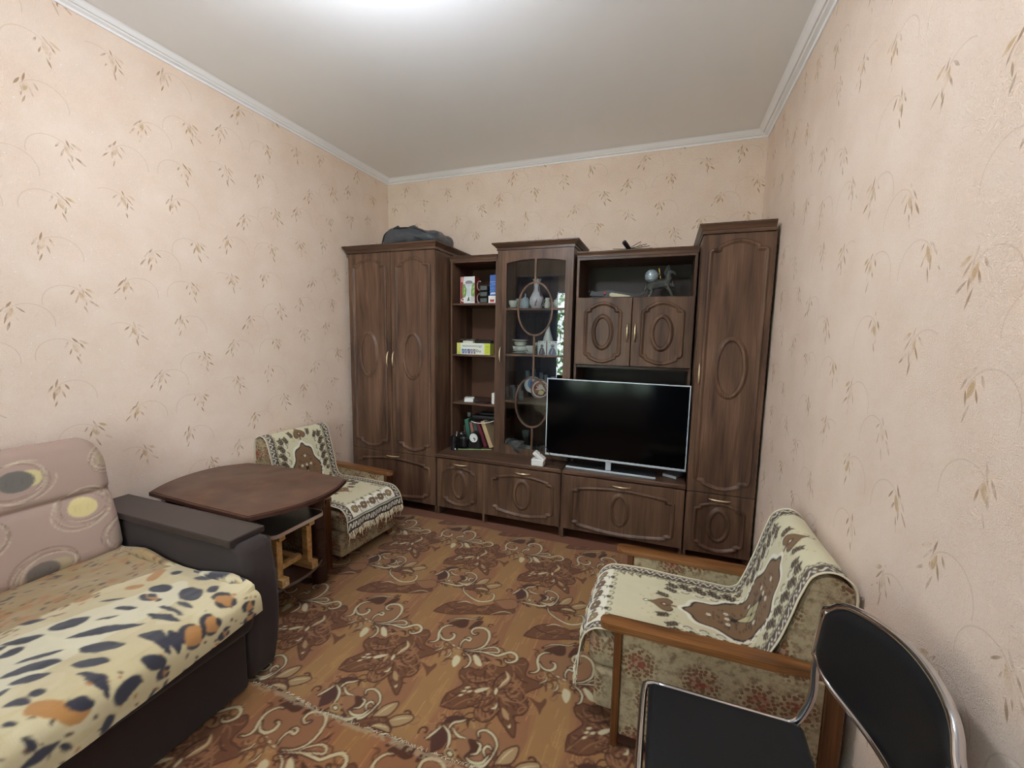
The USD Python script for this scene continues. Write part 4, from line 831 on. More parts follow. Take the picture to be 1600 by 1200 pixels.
# ---------------------------------------------------------------- rugs
RUGM = [["f","b",0,[[0.082,-0.33],[0.076,-0.275],[0.1,-0.237],[0.119,-0.201],[0.087,-0.175],[0.075,-0.141],[0.102,-0.114],[0.153,-0.11],[0.18,-0.067],[0.243,-0.06],[0.277,-0.013],[0.31,0.025],[0.345,-0.003],[0.352,-0.065],[0.405,-0.075],[0.434,-0.093],[0.389,-0.14],[0.376,-0.172],[0.41,-0.206],[0.401,-0.248],[0.369,-0.267],[0.388,-0.296],[0.399,-0.349],[0.357,-0.325],[0.312,-0.288],[0.309,-0.265],[0.289,-0.322],[0.244,-0.333],[0.216,-0.3],[0.226,-0.257],[0.19,-0.294],[0.144,-0.322]]],["s","d",0.006,[[0.082,-0.33],[0.076,-0.275],[0.1,-0.237],[0.119,-0.201],[0.087,-0.175],[0.075,-0.141],[0.102,-0.114],[0.153,-0.11],[0.18,-0.067],[0.243,-0.06],[0.277,-0.013],[0.31,0.025],[0.345,-0.003],[0.352,-0.065],[0.405,-0.075],[0.434,-0.093],[0.389,-0.14],[0.376,-0.172],[0.41,-0.206],[0.401,-0.248],[0.369,-0.267],[0.388,-0.296],[0.399,-0.349],[0.357,-0.325],[0.312,-0.288],[0.309,-0.265],[0.289,-0.322],[0.244,-0.333],[0.216,-0.3],[0.226,-0.257],[0.19,-0.294],[0.144,-0.322],[0.082,-0.33]]],["s","m",0.006,[[0.085,-0.325],[0.118,-0.272],[0.163,-0.227],[0.194,-0.201]]],["s","m",0.006,[[0.126,-0.322],[0.157,-0.277],[0.2,-0.24]]],["s","m",0.006,[[0.089,-0.167],[0.134,-0.18],[0.183,-0.161],[0.226,-0.129]]],["s","m",0.006,[[0.196,-0.09],[0.178,-0.077],[0.196,-0.057],[0.216,-0.074],[0.206,-0.098],[0.181,-0.1]]],["s","m",0.006,[[0.26,-0.036],[0.304,-0.035],[0.341,-0.069]]],["s","m",0.006,[[0.302,-0.1],[0.351,-0.133],[0.386,-0.168],[0.374,-0.2],[0.354,-0.194]]],["s","m",0.006,[[0.221,-0.298],[0.261,-0.321],[0.293,-0.29],[0.289,-0.253]]],["s","m",0.006,[[0.331,-0.21],[0.381,-0.204],[0.404,-0.221],[0.385,-0.248]]],["s","m",0.006,[[0.291,-0.024],[0.328,-0.01],[0.331,0.008]]],["s","m",0.006,[[0.109,-0.128],[0.116,-0.156],[0.15,-0.159]]],["s","m",0.006,[[0.293,-0.204],[0.313,-0.224],[0.345,-0.231]]],["s","d",0.008,[[0.094,-0.308],[0.126,-0.252],[0.176,-0.201]]],["s","d",0.008,[[0.106,-0.176],[0.172,-0.18],[0.226,-0.144]]],["s","d",0.008,[[0.295,-0.063],[0.345,-0.098],[0.382,-0.099]]],["s","d",0.008,[[0.284,-0.166],[0.319,-0.194],[0.359,-0.206]]],["s","d",0.008,[[0.282,-0.236],[0.307,-0.253],[0.32,-0.273]]],["s","d",0.008,[[0.229,-0.276],[0.259,-0.29],[0.279,-0.27]]],["f","c",0,[[0.178,-0.218],[0.198,-0.195],[0.232,-0.18],[0.214,-0.204],[0.192,-0.222]]],["f","c",0,[[0.258,-0.169],[0.269,-0.182],[0.269,-0.203],[0.256,-0.191]]],["f","t",0,[[0.231,-0.186],[0.242,-0.196],[0.24,-0.22],[0.23,-0.212]]],["f","t",0,[[0.261,-0.073],[0.293,-0.095],[0.294,-0.129],[0.278,-0.157],[0.266,-0.166],[0.272,-0.126],[0.278,-0.101]]],["s","c",0.005,[[0.261,-0.073],[0.286,-0.106],[0.274,-0.141],[0.267,-0.165]]],["f","c",0,[[0.136,-0.22],[0.139,-0.21],[0.152,-0.206],[0.149,-0.216]]],["f","c",0,[[0.131,-0.24],[0.134,-0.23],[0.146,-0.226],[0.143,-0.236]]],["f","c",0,[[0.127,-0.263],[0.13,-0.253],[0.142,-0.249],[0.139,-0.259]]],["f","c",0,[[0.152,-0.234],[0.155,-0.224],[0.168,-0.219],[0.165,-0.23]]],["f","t",0,[[0.314,-0.25],[0.34,-0.259],[0.359,-0.289],[0.333,-0.283]]],["s","c",0.006,[[0.273,-0.269],[0.289,-0.259],[0.289,-0.236]]],["s","c",0.004,[[0.361,-0.312],[0.371,-0.318],[0.369,-0.303]]],["f","b",0,[[0.397,-0.164],[0.445,-0.173],[0.461,-0.147],[0.473,-0.162],[0.464,-0.198],[0.461,-0.225],[0.442,-0.2]]],["f","m",0,[[-0.139,0.07],[-0.099,0.14],[-0.015,0.173],[0.088,0.148],[0.124,0.082],[0.114,0.021],[0.044,-0.025],[-0.047,-0.014],[-0.108,0.001]]],["f","d",0,[[-0.12,0.104],[-0.08,0.147],[-0.034,0.165],[-0.022,0.116],[-0.049,0.095],[-0.096,0.103]]],["f","d",0,[[-0.008,0.111],[0.009,0.171],[0.042,0.184],[0.037,0.144],[0.009,0.107]]],["s","d",0.019,[[0.033,-0.031],[0.081,-0.012],[0.113,0.025],[0.118,0.07],[0.103,0.113],[0.075,0.135],[0.042,0.133],[0.02,0.117],[0.017,0.092],[0.037,0.079],[0.05,0.092]]],["s","d",0.017,[[0.012,-0.024],[0.004,0.006],[0.012,0.033],[0.034,0.032],[0.035,0.047],[0.021,0.053],[0.01,0.042]]],["s","d",0.018000000000000002,[[-0.143,-0.044],[-0.121,-0.034],[-0.112,-0.011],[-0.129,0.027],[-0.131,0.063],[-0.112,0.091],[-0.089,0.098]]],["s","d",0.019,[[-0.122,0.025],[-0.096,0.0],[-0.065,-0.002],[-0.047,0.02],[-0.052,0.043],[-0.069,0.046]]],["s","d",0.016,[[-0.058,-0.009],[-0.013,-0.024],[0.035,-0.033]]],["s","d",0.019,[[0.047,-0.037],[0.109,-0.013],[0.155,-0.009],[0.195,-0.006],[0.217,0.015],[0.246,0.036],[0.275,0.029],[0.286,0.003],[0.267,-0.021],[0.246,-0.025],[0.236,-0.012]]],["s","d",0.016,[[0.095,-0.014],[0.124,0.015],[0.16,0.037],[0.186,0.032],[0.19,0.014],[0.157,0.003],[0.121,-0.009]]],["s","d",0.016,[[0.046,-0.042],[0.077,-0.056],[0.095,-0.084],[0.092,-0.114],[0.081,-0.126]]],["s","d",0.014,[[-0.13,0.117],[-0.103,0.147],[-0.058,0.167],[-0.016,0.176],[0.01,0.203]]],["s","d",0.014,[[-0.087,-0.085],[-0.066,-0.059],[-0.068,-0.039]]],["s","d",0.014,[[-0.025,-0.107],[-0.01,-0.082],[-0.015,-0.057]]],["s","d",0.016,[[0.091,-0.034],[0.125,-0.055],[0.15,-0.086]]],["s","c",0.009,[[0.033,-0.031],[0.081,-0.012],[0.113,0.025],[0.118,0.07],[0.103,0.113],[0.075,0.135],[0.042,0.133],[0.02,0.117],[0.017,0.092],[0.037,0.079],[0.05,0.092]]],["s","c",0.007,[[0.012,-0.024],[0.004,0.006],[0.012,0.033],[0.034,0.032],[0.035,0.047],[0.021,0.053],[0.01,0.042]]],["s","c",0.008,[[-0.143,-0.044],[-0.121,-0.034],[-0.112,-0.011],[-0.129,0.027],[-0.131,0.063],[-0.112,0.091],[-0.089,0.098]]],["s","c",0.009,[[-0.122,0.025],[-0.096,0.0],[-0.065,-0.002],[-0.047,0.02],[-0.052,0.043],[-0.069,0.046]]],["s","c",0.006,[[-0.058,-0.009],[-0.013,-0.024],[0.035,-0.033]]],["s","c",0.009,[[0.047,-0.037],[0.109,-0.013],[0.155,-0.009],[0.195,-0.006],[0.217,0.015],[0.246,0.036],[0.275,0.029],[0.286,0.003],[0.267,-0.021],[0.246,-0.025],[0.236,-0.012]]],["s","c",0.006,[[0.095,-0.014],[0.124,0.015],[0.16,0.037],[0.186,0.032],[0.19,0.014],[0.157,0.003],[0.121,-0.009]]],["s","c",0.006,[[0.046,-0.042],[0.077,-0.056],[0.095,-0.084],[0.092,-0.114],[0.081,-0.126]]],["s","c",0.004,[[-0.13,0.117],[-0.103,0.147],[-0.058,0.167],[-0.016,0.176],[0.01,0.203]]],["s","c",0.004,[[-0.087,-0.085],[-0.066,-0.059],[-0.068,-0.039]]],["s","c",0.004,[[-0.025,-0.107],[-0.01,-0.082],[-0.015,-0.057]]],["s","c",0.006,[[0.091,-0.034],[0.125,-0.055],[0.15,-0.086]]],["f","m",0,[[-0.028,-0.011],[-0.027,-0.018],[-0.032,-0.022],[-0.039,-0.022],[-0.045,-0.018],[-0.045,-0.011],[-0.04,-0.007],[-0.033,-0.007]]],["f","m",0,[[0.001,-0.019],[0.002,-0.025],[-0.003,-0.03],[-0.01,-0.03],[-0.015,-0.025],[-0.016,-0.019],[-0.011,-0.014],[-0.004,-0.014]]],["f","m",0,[[0.031,-0.028],[0.032,-0.034],[0.027,-0.039],[0.02,-0.039],[0.015,-0.035],[0.014,-0.028],[0.019,-0.024],[0.026,-0.024]]],["f","c",0,[[0.016,-0.072],[0.042,-0.079],[0.049,-0.106],[0.039,-0.138],[0.017,-0.11]]],["f","c",0,[[0.091,-0.042],[0.125,-0.051],[0.152,-0.087],[0.121,-0.086]]],["f","d",0,[[0.137,-0.029],[0.183,-0.043],[0.163,-0.057]]],["f","d",0,[[0.137,0.034],[0.17,0.095],[0.165,0.058]]],["f","b",0,[[-0.239,-0.76],[-0.203,-0.672],[-0.12,-0.626],[-0.014,-0.634],[0.089,-0.543],[0.166,-0.611],[0.075,-0.67],[-0.028,-0.704],[-0.14,-0.749]]],["f","b",0,[[-0.213,-0.523],[-0.148,-0.476],[-0.079,-0.45],[-0.039,-0.476],[-0.047,-0.513],[-0.124,-0.523]]],["f","e",0,[[-0.363,-0.508],[-0.393,-0.449],[-0.373,-0.399],[-0.338,-0.419],[-0.332,-0.473],[-0.357,-0.502]]],["f","e",0,[[-0.379,-0.388],[-0.365,-0.352],[-0.309,-0.339],[-0.325,-0.359],[-0.365,-0.389]]],["f","m",0,[[-0.293,-0.45],[-0.288,-0.383],[-0.245,-0.367],[-0.173,-0.372],[-0.143,-0.416],[-0.157,-0.466],[-0.223,-0.495]]],["f","d",0,[[-0.261,-0.414],[-0.232,-0.407],[-0.21,-0.426],[-0.222,-0.455],[-0.246,-0.468],[-0.238,-0.444]]],["s","d",0.017,[[-0.376,-0.396],[-0.34,-0.416],[-0.322,-0.446],[-0.318,-0.476]]],["s","d",0.016,[[-0.348,-0.408],[-0.343,-0.377],[-0.317,-0.359],[-0.302,-0.345]]],["s","d",0.016,[[-0.337,-0.394],[-0.302,-0.414],[-0.263,-0.411]]],["s","d",0.02,[[-0.349,-0.518],[-0.282,-0.514],[-0.225,-0.51],[-0.199,-0.496],[-0.169,-0.478],[-0.15,-0.426]]],["s","d",0.017,[[-0.24,-0.475],[-0.213,-0.484],[-0.18,-0.473],[-0.166,-0.44]]],["s","d",0.016,[[-0.229,-0.461],[-0.208,-0.447],[-0.209,-0.419],[-0.229,-0.41]]],["s","d",0.016,[[-0.227,-0.393],[-0.237,-0.374],[-0.211,-0.359],[-0.174,-0.372],[-0.152,-0.404],[-0.159,-0.444]]],["s","d",0.016,[[-0.176,-0.451],[-0.192,-0.431],[-0.184,-0.412],[-0.163,-0.419]]],["s","d",0.016,[[-0.408,-0.471],[-0.393,-0.44],[-0.374,-0.398]]],["s","c",0.007,[[-0.376,-0.396],[-0.34,-0.416],[-0.322,-0.446],[-0.318,-0.476]]],["s","c",0.006,[[-0.348,-0.408],[-0.343,-0.377],[-0.317,-0.359],[-0.302,-0.345]]],["s","c",0.006,[[-0.337,-0.394],[-0.302,-0.414],[-0.263,-0.411]]],["s","c",0.01,[[-0.349,-0.518],[-0.282,-0.514],[-0.225,-0.51],[-0.199,-0.496],[-0.169,-0.478],[-0.15,-0.426]]],["s","c",0.007,[[-0.24,-0.475],[-0.213,-0.484],[-0.18,-0.473],[-0.166,-0.44]]],["s","c",0.006,[[-0.229,-0.461],[-0.208,-0.447],[-0.209,-0.419],[-0.229,-0.41]]],["s","c",0.006,[[-0.227,-0.393],[-0.237,-0.374],[-0.211,-0.359],[-0.174,-0.372],[-0.152,-0.404],[-0.159,-0.444]]],["s","c",0.006,[[-0.176,-0.451],[-0.192,-0.431],[-0.184,-0.412],[-0.163,-0.419]]],["s","c",0.006,[[-0.408,-0.471],[-0.393,-0.44],[-0.374,-0.398]]],["f","t",0,[[-0.141,-0.467],[-0.125,-0.409],[-0.086,-0.374],[-0.074,-0.397],[-0.086,-0.442]]],["s","d",0.006,[[-0.141,-0.467],[-0.125,-0.409],[-0.086,-0.374],[-0.074,-0.397],[-0.086,-0.442],[-0.141,-0.467]]],["f","t",0,[[-0.073,-0.455],[-0.053,-0.426],[-0.004,-0.403],[0.015,-0.418],[-0.007,-0.451],[-0.042,-0.472]]],["s","d",0.006,[[-0.073,-0.455],[-0.053,-0.426],[-0.004,-0.403],[0.015,-0.418],[-0.007,-0.451],[-0.042,-0.472],[-0.073,-0.455]]],["f","t",0,[[-0.126,-0.503],[-0.097,-0.475],[-0.056,-0.473],[-0.035,-0.495],[-0.073,-0.498]]],["s","d",0.006,[[-0.126,-0.503],[-0.097,-0.475],[-0.056,-0.473],[-0.035,-0.495],[-0.073,-0.498],[-0.126,-0.503]]],["s","c",0.003,[[-0.126,-0.457],[-0.111,-0.418],[-0.091,-0.384]]],["s","c",0.003,[[-0.062,-0.454],[-0.034,-0.433],[0.004,-0.414]]],["s","c",0.003,[[-0.117,-0.496],[-0.089,-0.486],[-0.052,-0.482]]],["f","t",0,[[-0.278,-0.477],[-0.273,-0.486],[-0.275,-0.495],[-0.282,-0.501],[-0.294,-0.503],[-0.307,-0.5],[-0.318,-0.492],[-0.323,-0.483],[-0.322,-0.473],[-0.314,-0.467],[-0.302,-0.466],[-0.289,-0.469]]],["f","d",0,[[-0.285,-0.48],[-0.282,-0.486],[-0.283,-0.491],[-0.288,-0.495],[-0.295,-0.496],[-0.304,-0.494],[-0.311,-0.489],[-0.314,-0.483],[-0.313,-0.477],[-0.308,-0.473],[-0.301,-0.472],[-0.292,-0.475]]],["f","c",0,[[-0.29,-0.482],[-0.288,-0.485],[-0.289,-0.489],[-0.292,-0.491],[-0.296,-0.492],[-0.301,-0.49],[-0.306,-0.487],[-0.308,-0.484],[-0.307,-0.48],[-0.304,-0.478],[-0.299,-0.477],[-0.294,-0.479]]],["f","e",0,[[-0.25,-0.498],[-0.241,-0.491],[-0.228,-0.502],[-0.24,-0.508]]]]
LEP = {"dark":[[0.0525,[[0.72,-2.196],[0.767,-2.121]]],[0.0338,[[0.822,-2.2],[0.877,-2.135],[0.967,-2.067]]],[0.0413,[[0.914,-2.21],[1.024,-2.147]]],[0.03,[[0.679,-2.289],[0.743,-2.218]]],[0.0338,[[0.743,-2.312],[0.751,-2.265]]],[0.021,[[0.812,-2.307],[0.878,-2.228]]],[0.0375,[[0.855,-2.35],[0.884,-2.301],[0.93,-2.254]]],[0.0338,[[0.911,-2.352],[0.967,-2.296]]],[0.0338,[[0.977,-2.254],[1.06,-2.203]]],[0.0225,[[1.034,-2.267],[1.089,-2.253],[1.173,-2.255]]],[0.045,[[1.211,-2.237],[1.177,-2.213],[1.168,-2.179]]],[0.0338,[[1.014,-2.108],[1.062,-2.089],[1.164,-2.099]]],[0.0285,[[1.075,-2.057],[1.183,-2.075]]],[0.0375,[[1.113,-2.156],[1.189,-2.119]]],[0.0262,[[0.92,-2.031],[0.993,-2.022],[1.064,-2.014]]],[0.015,[[0.911,-1.992],[0.958,-1.985],[1.046,-1.992]]],[0.0165,[[0.943,-1.952],[1.034,-1.955]]],[0.021,[[0.782,-2.054],[0.855,-2.025]]],[0.0563,[[0.886,-1.893],[1.001,-1.918]]],[0.045,[[0.76,-1.93],[0.839,-1.911]]],[0.0315,[[0.726,-1.838],[0.757,-1.826]]],[0.0315,[[0.847,-1.831],[0.942,-1.8]]],[0.0338,[[0.975,-1.858],[1.022,-1.863]]],[0.0375,[[1.014,-1.804],[1.072,-1.781]]],[0.03,[[1.27,-2.22],[1.287,-2.195]]],[0.0262,[[1.259,-2.274],[1.226,-2.255]]],[0.0225,[[1.001,-2.395],[1.016,-2.378],[1.05,-2.368]]],[0.03,[[1.116,-2.322],[1.159,-2.289]]],[0.0262,[[1.012,-2.353],[1.036,-2.335]]],[0.0135,[[1.267,-2.17],[1.241,-2.145]]],[0.0105,[[1.271,-2.132],[1.242,-2.115]]],[0.0105,[[1.277,-2.102],[1.262,-2.091]]],[0.012,[[1.272,-2.07],[1.258,-2.064]]],[0.0105,[[0.8,-2.118],[0.846,-2.07]]],[0.0135,[[0.68,-2.056],[0.744,-2.003]]],[0.0225,[[0.592,-2.218],[0.638,-2.172]]],[0.0135,[[1.067,-2.425],[1.093,-2.407]]],[0.015,[[1.136,-2.413],[1.183,-2.399]]],[0.015,[[1.209,-2.358],[1.233,-2.35]]]],"orange":[[0.06,[[1.155,-2.029],[1.172,-2.01]]],[0.0375,[[1.137,-1.961],[1.155,-1.963]]],[0.0563,[[1.066,-1.87],[1.109,-1.887]]],[0.0338,[[0.793,-1.983],[0.866,-1.96]]],[0.045,[[0.695,-1.885],[0.672,-1.852]]],[0.03,[[0.684,-1.96],[0.709,-1.944]]],[0.03,[[1.165,-1.853],[1.192,-1.811]]],[0.0375,[[1.244,-1.843],[1.267,-1.815]]],[0.06,[[1.075,-2.367],[1.162,-2.319]]]],"ring":[[0.0195,[[1.1,-2.019],[1.104,-1.993],[1.16,-1.995],[1.194,-1.994],[1.201,-2.021],[1.171,-2.052]]],[0.018,[[1.152,-1.982],[1.097,-1.94],[1.143,-1.943],[1.186,-1.938],[1.184,-1.96],[1.154,-1.979]]],[0.0195,[[1.06,-1.889],[1.134,-1.915],[1.155,-1.901],[1.104,-1.872],[1.053,-1.857]]],[0.012,[[0.774,-1.979],[0.792,-1.966],[0.866,-1.96],[0.865,-1.977],[0.817,-1.991],[0.774,-1.979]]]]}
PW, PH = .507, .92
RC = dict(b=(102, 66, 44), d=(76, 46, 31), m=(134, 96, 67), c=(186, 175, 143), t=(152, 124, 88), e=(74, 45, 36))
cv = Canvas(0, PW, 0, PH, .002, (140, 100, 66))
# ground: ochre and rosy strips along the length with a few broken pale lines
for x, w, c in ((.02, .12, (140, 104, 66)), (.16, .10, (133, 92, 64)), (.28, .13, (144, 108, 68)), (.42, .11, (133, 92, 64)), (.50, .06, (140, 104, 66))):
    for k in range(-1, 2): cv.stroke([(x + k * PW + .012 * math.sin(y * 14 + x * 40), y) for y in np.linspace(-.05, PH + .05, 14)], w, c, a=.85)
for q in range(60):
    x, y, l = rng.uniform(0, PW), rng.uniform(0, PH), rng.uniform(.04, .16)
    cv.stroke([(x, y), (x + .004, y + l)], .0022, (176, 136, 86), smooth=False, a=.8)
for q in range(12):
    x, y = rng.uniform(.05, PW - .05), rng.uniform(.05, PH - .05)
    for k in range(4): cv.stroke([(x + (.02 + .011 * k) * math.cos(a), y + (.016 + .010 * k) * math.sin(a)) for a in np.linspace(.3 + q, 3.6 + q, 9)], .0022, (170, 130, 80), a=.65)
oy, ox = .50, .28
# vein strokes that fill the dark leaf masses
def veins(P, root, n, w, seed):
    g = Polygon(spline(P, 5, True)).buffer(0).buffer(-.004); r = random.Random(seed); out = []
    x0, y0, x1, y1 = g.bounds
    for k in range(n):
        a = 2 * PI * k / n + r.uniform(-.1, .1); b = r.uniform(.5, 1.1) * (1 if k % 2 else -1); l = r.uniform(.05, .15)
        Q = [(root[0] + (.02 + l * q) * math.cos(a + b * q), root[1] + (.02 + l * q) * math.sin(a + b * q)) for q in np.linspace(0, 1, 8)]
        Q = [q for q in Q if g.contains(Point(q))]
        if len(Q) > 3: out.append(['s', 'dmbm'[k % 4], w * r.uniform(.6, 1.3), Q])
    for k in range(n):
        x, y = r.uniform(x0, x1), r.uniform(y0, y1); rr = r.uniform(.010, .026); a = r.uniform(0, 6.28)
        Q = [(x + rr * math.cos(a + q), y + rr * math.sin(a + q)) for q in np.linspace(0, 3.6, 9)]
        Q = [q for q in Q if g.contains(Point(q))]
        if len(Q) > 5: out.append(['s', 'md'[k % 2], w * .55, Q])
    return out
blobs = [i for i, q in enumerate(RUGM) if q[0] == 'f' and q[1] == 'b']
big = max(blobs, key=lambda i: Polygon(RUGM[i][3]).area); pea = [i for i in blobs if i != big and i > 60 and Polygon(RUGM[i][3]).area > .003]
extra = {big: veins(RUGM[big][3], np.mean(RUGM[big][3], 0), 44, .008, 1)}
for i in pea: extra[i] = [['s', 'd', .005, RUGM[i][3] + RUGM[i][3][:1]]] + veins(RUGM[i][3], np.mean(RUGM[i][3], 0), 26, .006, i)
# the mass under the second motif carries a cream scroll with two pearls
P = np.array(RUGM[pea[0]][3]); (a0, b0), (a1, b1) = P.min(0), P.max(0); q = lambda u, v: [a0 + (a1 - a0) * u, b0 + (b1 - b0) * v]
late = [['s', 'd', .016, [q(.12, 1.2), q(.2, .95), q(.45, .75), q(.62, .9), q(.6, 1.15), q(.5, 1.1)]], ['s', 'c', .008, [q(.12, 1.2), q(.2, .95), q(.45, .75), q(.62, .9), q(.6, 1.15), q(.5, 1.1)]],
        ['f', 'm', 0, [q(.65, .9), q(.9, 1.15), q(1.0, .9), q(.85, .7)]], ['s', 'd', .004, [q(.65, .9), q(.9, 1.15), q(1.0, .9), q(.85, .7), q(.65, .9)]], ['s', 'c', .004, [q(.7, .35), q(.85, .6), q(.98, .62)]], ['s', 'c', .005, [q(.2, .5), q(.3, .62), q(.42, .6)]]]
# filigree of small tone-on-tone curls round the motifs
rf = random.Random(12); fil = []
for k in range(95):
    P0 = RUGM[rf.randrange(len(RUGM))][3]; x, y = P0[rf.randrange(len(P0))]; x += rf.uniform(-.05, .05); y += rf.uniform(-.05, .05); a = rf.uniform(0, 6.28); sg = rf.choice((-1, 1)); r0 = rf.uniform(.012, .034)
    fil.append(['s', 'bdbmt'[k % 5], rf.uniform(.004, .009), [[x + r0 * (1 - q / 15) * math.cos(a + sg * q * .42), y + r0 * (1 - q / 15) * math.sin(a + sg * q * .42)] for q in range(12)]])
    if k % 2: fil.append(['s', 'db'[k % 4 // 2], rf.uniform(.008, .015), [[x, y], [x + .03 * math.cos(a), y + .03 * math.sin(a)], [x + .05 * math.cos(a + .5 * sg), y + .05 * math.sin(a + .5 * sg)]]])
first = min(i for i, q in enumerate(RUGM) if q[1] == 'm' and q[0] == 'f')
RUGM = fil + [z for i, m_ in enumerate(RUGM) for z in [m_] + extra.get(i, [])] + late
for kd, c, w, P in RUGM:
    P = np.array(P) + [ox, oy]; w = w * 1.4 if c == 'c' else w
    i0, j0 = np.floor(P.min(0) / [PW, PH]).astype(int); i1, j1 = np.floor(P.max(0) / [PW, PH]).astype(int)
    for i in range(i0, i1 + 1):
        for j in range(j0, j1 + 1):
            Q = P - [i * PW, j * PH]
            if kd == 'f': cv.fill(Q, RC[c])
            else: cv.stroke(Q, w, RC[c], taper=(c == 'c' or len(P) == 3))
# soften the seams of the drawing a little, as pile does
cv.C = (cv.C * 2 + np.roll(cv.C, 1, 0) + np.roll(cv.C, -1, 0) + np.roll(cv.C, 1, 1) + np.roll(cv.C, -1, 1)) / 6
cv.C[-1] = cv.C[0]; cv.C[:, -1] = cv.C[:, 0]
AX, AY = 1.723 - ox, -1.223 - oy
def rug(name, label, P0, P1, res, z, edge=None, ragged=None):
    (x0, y0), (x1, y1) = P0, P1
    X, Y = np.meshgrid(np.linspace(x0, x1, int((x1 - x0) / res)), np.linspace(y0, y1, int((y1 - y0) / res)), indexing='ij')
    if ragged:   # the far edge wanders
        t = (Y - y0) / (y1 - y0); Y = Y + t ** 8 * ragged(X)
    Z = np.full_like(X, z); G = np.stack([X, Y, Z], -1)
    Z += .0012 * meshkit.noise(G * [9, 9, 1]); Z[[0, -1]] = z - .003; Z[:, [0, -1]] = z - .003; G[..., 2] = Z
    v, f = sheet(G)
    col = cv.read(v[:, 0] - AX, v[:, 1] - AY, True)
    if edge is not None: col = edge(v, col)
    t = thing(name, label, 'rug', ((x0 + x1) / 2, (y0 + y1) / 2, 0))
    part(t, 'pile', (v, f), M_RUG, col=col)
    part(t, 'backing', bx(x0 + .003, x1 - .003, y0 + .003, y1 - .012, -.004, z - .0045), plain(name + '_backing_%d' % int(z * 1e4), (110, 84, 62), .9), False)
    return t
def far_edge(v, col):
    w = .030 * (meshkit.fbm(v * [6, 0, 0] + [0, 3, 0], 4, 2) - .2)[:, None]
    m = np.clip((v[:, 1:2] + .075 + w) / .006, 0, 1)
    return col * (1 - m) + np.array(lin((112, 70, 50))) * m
rug('carpet', 'large brown carpet with cream acanthus scrolls reaching to the cabinets', (.10, -2.02), (3.10, .03), .0042, .006, far_edge)
wob = lambda X: .022 * (meshkit.fbm(np.stack([X * 5, 0 * X, 0 * X + 4], -1), 3, 9) - .5)
def fray(v, col):
    w = .004 + .022 * meshkit.fbm(v * [26, 26, 0] + [0, 0, 5], 3, 8)[:, None]
    m = np.clip((v[:, 1:2] + 1.745 + w) / .008, 0, 1) * (meshkit.noise(v * [90, 90, 1], 3)[:, None] > .35)
    col = col * np.array([.94, .84, .78])
    return col * (1 - .55 * m) + np.array(lin((160, 140, 112))) * .55 * m
cvw = cv.C; cv.C = np.roll(cv.C, (60, 130), (0, 1))
r2 = rug('runner_rug', 'second brown scroll carpet with frayed far edge overlapping the large one', (.98, -3.7), (2.62, -1.735), .005, .0125, fray, wob)
cv.C = cvw
xs = rng.uniform(1.0, 2.6, 260)
fr = [tube([(x, -1.745 + wob(np.array([x]))[0], .011), (x + rng.uniform(-.006, .006), -1.738 + wob(np.array([x]))[0], .014), (x + rng.uniform(-.012, .012), -1.730 + wob(np.array([x]))[0] + rng.uniform(0, .008), .008)], .0009, 4) for x in xs]
part(r2, 'frayed_edge', cat(fr), M_FRINGE, True, kind='stuff')

# ---------------------------------------------------------------- armchairs with woven throws
CD, CI, CB, CW, CGR = (44, 37, 34), (196, 190, 160), (118, 92, 66), (216, 212, 194), (78, 66, 56)
TL = 1.42
cv2 = Canvas(-.252, .252, -.01, TL, .0017, CI)
def sprig(x, y, ang, n, s=1.0):
    P = [(x + s * .011 * k * math.cos(ang), y + s * .011 * k * math.sin(ang)) for k in range(n + 1)]
    cv2.stroke(P, .0028 * s, CGR)
    for k in range(1, n + 1):
        for sd in (-1, 1):
            a = ang + sd * .9; q = np.array(P[k]) + .010 * s * np.array([math.cos(a), math.sin(a)])
            cv2.stroke([P[k], q + .006 * s * np.array([math.cos(a), math.sin(a)])], .0095 * s, CD, True); cv2.stroke([np.array(P[k]) * .4 + q * .6, q + .001], .0036 * s, CB)
def curl(x, y, r, a0, sg, c=CD, w=.004):
    cv2.stroke([(x + r * (1 - k / 14) * math.cos(a0 + sg * k * .42), y + r * (1 - k / 14) * math.sin(a0 + sg * k * .42)) for k in range(12)], w, c)
def flower(x, y, r, c=CB):
    for k in range(8): cv2.disc(x + r * .62 * math.cos(k * PI / 4), y + r * .62 * math.sin(k * PI / 4), r * .42, CD)
    for k in range(8): cv2.disc(x + r * .60 * math.cos(k * PI / 4), y + r * .60 * math.sin(k * PI / 4), r * .28, c)
    cv2.disc(x, y, r * .34, CD); cv2.disc(x, y, r * .2, CW)
for s in (-1, 1):      # side borders
    cv2.fill([(s * .205, -.01), (s * .244, -.01), (s * .244, TL), (s * .205, TL)], CGR, smooth=False)
    cv2.fill([(s * .244, -.01), (s * .252, -.01), (s * .252, TL), (s * .244, TL)], CD, smooth=False); cv2.stroke([(s * .204, 0), (s * .204, TL)], .004, CD); cv2.stroke([(s * .241, 0), (s * .241, TL)], .003, CW)
    for k, y in enumerate(np.arange(.0, TL, .048)):
        cv2.stroke([(s * .212, y), (s * .232, y + .016), (s * .216, y + .034), (s * .234, y + .046)], .006, CW); cv2.disc(s * .224, y + .005, .006, CB); cv2.disc(s * .218, y + .040, .004, CD)
